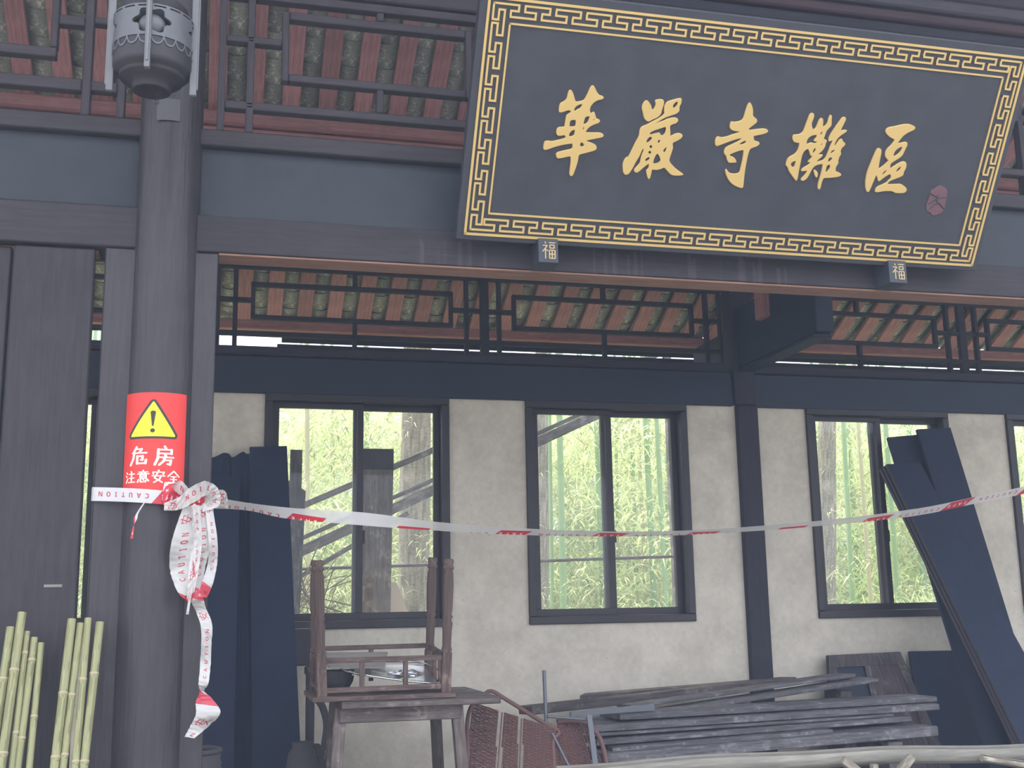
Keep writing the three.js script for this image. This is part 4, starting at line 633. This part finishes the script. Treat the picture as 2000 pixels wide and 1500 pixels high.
// ---------------------------------------------------------------- outside the windows: boards, stair, grove
const gy = (x, z) => 0.1 + Math.max(0, -z - 5) * 0.09;
lean('grey weathered board standing outside behind the left window pane', slab([0.445, 2.63, -3.46], [0.52, 2.63, -3.46], [0.51, 0.1, -3.6], [0.44, 0.1, -3.6], 0.03), M.rail);
lean('grey board with a crooked edge outside, beside the other outdoor board', slab([0.40, 2.46, -3.5], [0.548, 2.37, -3.5], [0.49, 0.1, -3.68], [0.40, 0.1, -3.68], 0.03), M.rail);
{
  const t = thing('outdoor_plank', 'broad weathered plank with a black top end, standing outside the first window', 'plank');
  const P = (v, x) => { const a = V(0.89, 2.64, -3.43), b = V(0.95, 0.1, -3.86); a.lerp(b, v); return [a.x + x, a.y, a.z]; };
  add('plank', slab(P(0.052, 0), P(0.052, 0.212), P(1, 0.17), P(1, 0), 0.04), old(0.27, 0.24, 0.2), t); add('black_end', slab(P(0, 0), P(0, 0.214), P(0.052, 0.213), P(0.052, -0.001), 0.042), M.dark, t, 'darker top end');  // top end is a separate piece in a darker wood colour
}
tag(add('stake', box(1.065, 0.1, -3.76, 1.115, 1.917, -3.70, 1, 0.004), M.rail), 'short dark stake outside, before the broad weathered plank', 'stake');
tag(add('plastic_sheet', slab([1.12, 1.80, -3.72], [1.17, 1.79, -3.72], [1.85, 0.1, -3.9], [1.1, 0.1, -3.9], 0.01), S({ color: lin(0.5, 0.46, 0.42), roughness: 0.6 })), 'pale sheet leaning outside at the bottom right of the first window', 'sheet');
{
  const t = thing('stair_railing', 'grey wooden stair railing rising to the right outside the first two windows', 'railing');
  const line = (n, x0, y0, x1, y1, w) => add(n, stick([x0, y0, -4.7], [x1, y1, -4.7], w, 0.06), M.rail, t);
  line('handrail', -0.6, 1.85, 3.7, 3.74, 0.045); line('middle_rail', -0.6, 1.6, 3.7, 3.53, 0.032); line('stringer', -0.6, 1.49, 3.7, 3.48, 0.075); line('lower_rail', 0.2, 1.63, 1.4, 2.33, 0.035);
  for (const [x, h] of [[-0.5, 1.9], [1.92, 2.96], [3.55, 3.66]]) add('post', stick([x, 0.1, -4.7], [x, h, -4.7], 0.06, 0.06), M.rail, t);
}
{ const t = thing('pole_fence', 'thin grey horizontal pole outside, low behind the first two windows', 'fence'); add('pole', bar([0.2, 1.9, -4.4], [4.2, 2.0, -4.4], 0.013), M.rail, t); for (const x of [0.25, 1.9, 4.1]) add('post', bar([x, 0.1, -4.4], [x, 2.02, -4.4], 0.02), M.rail, t); }

function trunk(label, x0, x1, z, r, h = 9) {
  const prof = []; for (let i = 0; i <= 16; i++) prof.push([i / 16, r * (1.12 - 0.25 * i / 16 + 0.03 * Math.sin(i * 1.7))]);
  return tag(add('tree_trunk', turned([x0, gy(x0, z) - 0.2, z], [x1, h, z], prof, 20), M.bark), label, 'tree');
}
trunk('broad grey tree trunk behind the right pane of the first window', 1.62, 1.80, -6, 0.128);
trunk('grey tree trunk at the left edge of the second window', 3.28, 3.62, -8, 0.088);
trunk('pale tree trunk at the left edge of the third window', 6.57, 7.3, -8, 0.1);
function culm(label, x, z, r, lean = 0, m = M.culm, group) {
  const h = 8 + rr(0, 2), y0 = gy(x, z) - 0.15, prof = []; let s = 0; while (s < h) { const f = s / h, R = r * (1 - 0.35 * f); prof.push([f, R * 0.94], [f + 0.012 / h, R * 1.1], [f + 0.025 / h, R]); s += rr(0.28, 0.42); } prof.push([1, r * 0.6]);
  return tag(add('bamboo_culm', turned([x, y0, z], [x + lean, y0 + h, z], prof, 10), m), label, 'bamboo', group);
}
culm('thick green bamboo culm beside the trunk in the second window', 3.29, -7, 0.036, 0.05);
culm('thinner green bamboo culm between trunk and thick culm in the second window', 3.20, -7.1, 0.022, 0.08);
culm('lone grey-green culm near the right edge of the second window', 4.78, -8, 0.03, -0.1);
culm('green culm just right of the pale trunk in the third window', 6.40, -7, 0.03, 0.2);
culm('yellowish bare culm in the middle of the left pane of the third window', 6.64, -7, 0.026, 0.05, M.culmPale);
culm('green culm at the left of the right pane of the third window', 6.95, -7, 0.034, 0.1);
culm('pale thin trunk in the left pane of the first window', 0.86, -7, 0.027, -0.15, M.culmPale);
const ORD = ['narrow window left of the column', 'first window', 'second window', 'third window', 'window at the right picture edge'];
for (let i = 0; i < 150; i++) { const z = -8.3 - rr(0, 11), d = 4 - z, k = Math.floor(rnd() * 5), [a, b] = k ? WIN[k] : [-0.82, -0.72], xw = rr(a + 0.12, b - 0.1), pale = rnd() < 0.25; if (i > 52) continue;
  culm(`${pale ? 'slender yellowish' : 'slender green'} bamboo culm in the grove behind the ${ORD[k]}`, xw * d / 7.2, z, rr(0.022, 0.042), rr(-0.35, 0.35), pale ? M.culmPale : M.culm, `${pale ? 'yellowish' : 'green'} culms behind the ${ORD[k]}`); }

// leaves: sprays of narrow blades, far too many to count
function spray(n, len, wid, droop) {
  const pos = [];
  for (let i = 0; i < n; i++) {
    const a = rnd() * 6.283, e = rr(-0.7, 0.5), L = len * rr(0.6, 1.2), w = wid * rr(0.7, 1.2), d = V(Math.cos(a) * Math.cos(e), Math.sin(e), Math.sin(a) * Math.cos(e)), o = V(rr(-1, 1), rr(-0.8, 0.8), rr(-1, 1)).multiplyScalar(len * 1.2), side = d.clone().cross(V(rr(-0.4, 0.4), 1, rr(-0.4, 0.4))).normalize().multiplyScalar(w / 2);
    const m = o.clone().addScaledVector(d, L * 0.4), t = o.clone().addScaledVector(d, L).add(V(0, -droop * L, 0)), l = m.clone().add(side), r = m.clone().sub(side);
    for (const p of [o, r, l, l, r, t]) pos.push(p.x, p.y, p.z);
  }
  const g = new THREE.BufferGeometry(); g.setAttribute('position', new THREE.Float32BufferAttribute(pos, 3)); g.computeVertexNormals(); return g;
}
const leafMat = new THREE.MeshPhysicalMaterial({ color: 0xffffff, roughness: 1, transmission: 0.6, thickness: 0, side: THREE.DoubleSide, specularIntensity: 0.3 });
function scatter(name, label, cat, geo, n, place, color) {
  const im = new THREE.InstancedMesh(geo, leafMat, n), o = new THREE.Object3D(), c = new THREE.Color(); im.name = name; im.castShadow = im.receiveShadow = true;
  for (let i = 0; i < n; i++) { const [x, y, z, s] = place(); o.position.set(x, y, z); o.rotation.set(rr(-0.3, 0.3), rnd() * 6.283, rr(-0.3, 0.3)); o.scale.setScalar(s); o.updateMatrix(); im.setMatrixAt(i, o.matrix); im.setColorAt(i, color(c)); }
  tag(im, label, cat, null, 'stuff'); scene.add(im);
}
const green = (c) => { const k = rr(0.4, 1.2), y = rnd(); return c.setRGB(Math.min(0.95, (0.52 + 0.22 * y) * k), Math.min(0.95, (0.68 + 0.06 * y) * k), (0.3 + 0.14 * y) * k); };
scatter('bamboo_foliage', 'bright green bamboo foliage filling the windows', 'foliage', spray(32, 0.17, 0.017, 0.3), 14000, () => { const z = -8.2 - 15 * Math.pow(rnd(), 0.9), d = 4 - z; return [d * rr(-0.2, 0.95), gy(0, z) + rr(0.1, 1) * (1.7 + d * 0.2 - gy(0, z)), z, rr(0.8, 1.3) + d * 0.015]; }, green);
scatter('bamboo_foliage', 'near sprays of bamboo leaves close behind the windows', 'foliage', spray(18, 0.17, 0.015, 0.3), 520, () => { const z = -5 - 2.5 * rnd(), d = 4 - z; return [d * rr(-0.15, 0.9), 0.4 + rr(0, 1) * rr(0.8, 3.4), z, rr(0.5, 0.85)]; }, green);
scatter('undergrowth', 'tall grassy undergrowth low behind the windows', 'undergrowth', spray(26, 0.22, 0.018, 0.2), 2200, () => { const z = -5.5 - 8 * rnd(), d = 4 - z; return [d * rr(-0.15, 0.9), gy(0, z) + rr(0.05, 1.35), z, rr(0.6, 1.0)]; }, green);
{ // heap of dead branches
  const g = bar([-0.5, 0, 0], [0.5, 0, 0], 0.006, 0.003, 5), n = 260, im = new THREE.InstancedMesh(g, M.bark, n), o = new THREE.Object3D(); im.name = 'brush_heap';
  for (let i = 0; i < n; i++) { const h = rnd(); o.position.set(0.62 + rr(-0.45, 0.45) * (1.1 - h), 0.15 + h * 1.65, -4.0 + rr(-0.3, 0.25)); o.rotation.set(rnd() * 6, rnd() * 6, rr(-0.7, 0.7)); o.scale.setScalar(rr(0.4, 0.9)); o.updateMatrix(); im.setMatrixAt(i, o.matrix); }
  tag(im, 'heap of dead grey branches outside the first window', 'branches', null, 'stuff'); scene.add(im);
}
scene.traverse((o) => { if (o.isMesh) o.castShadow = o.receiveShadow = true; });
renderer.render(scene, camera);
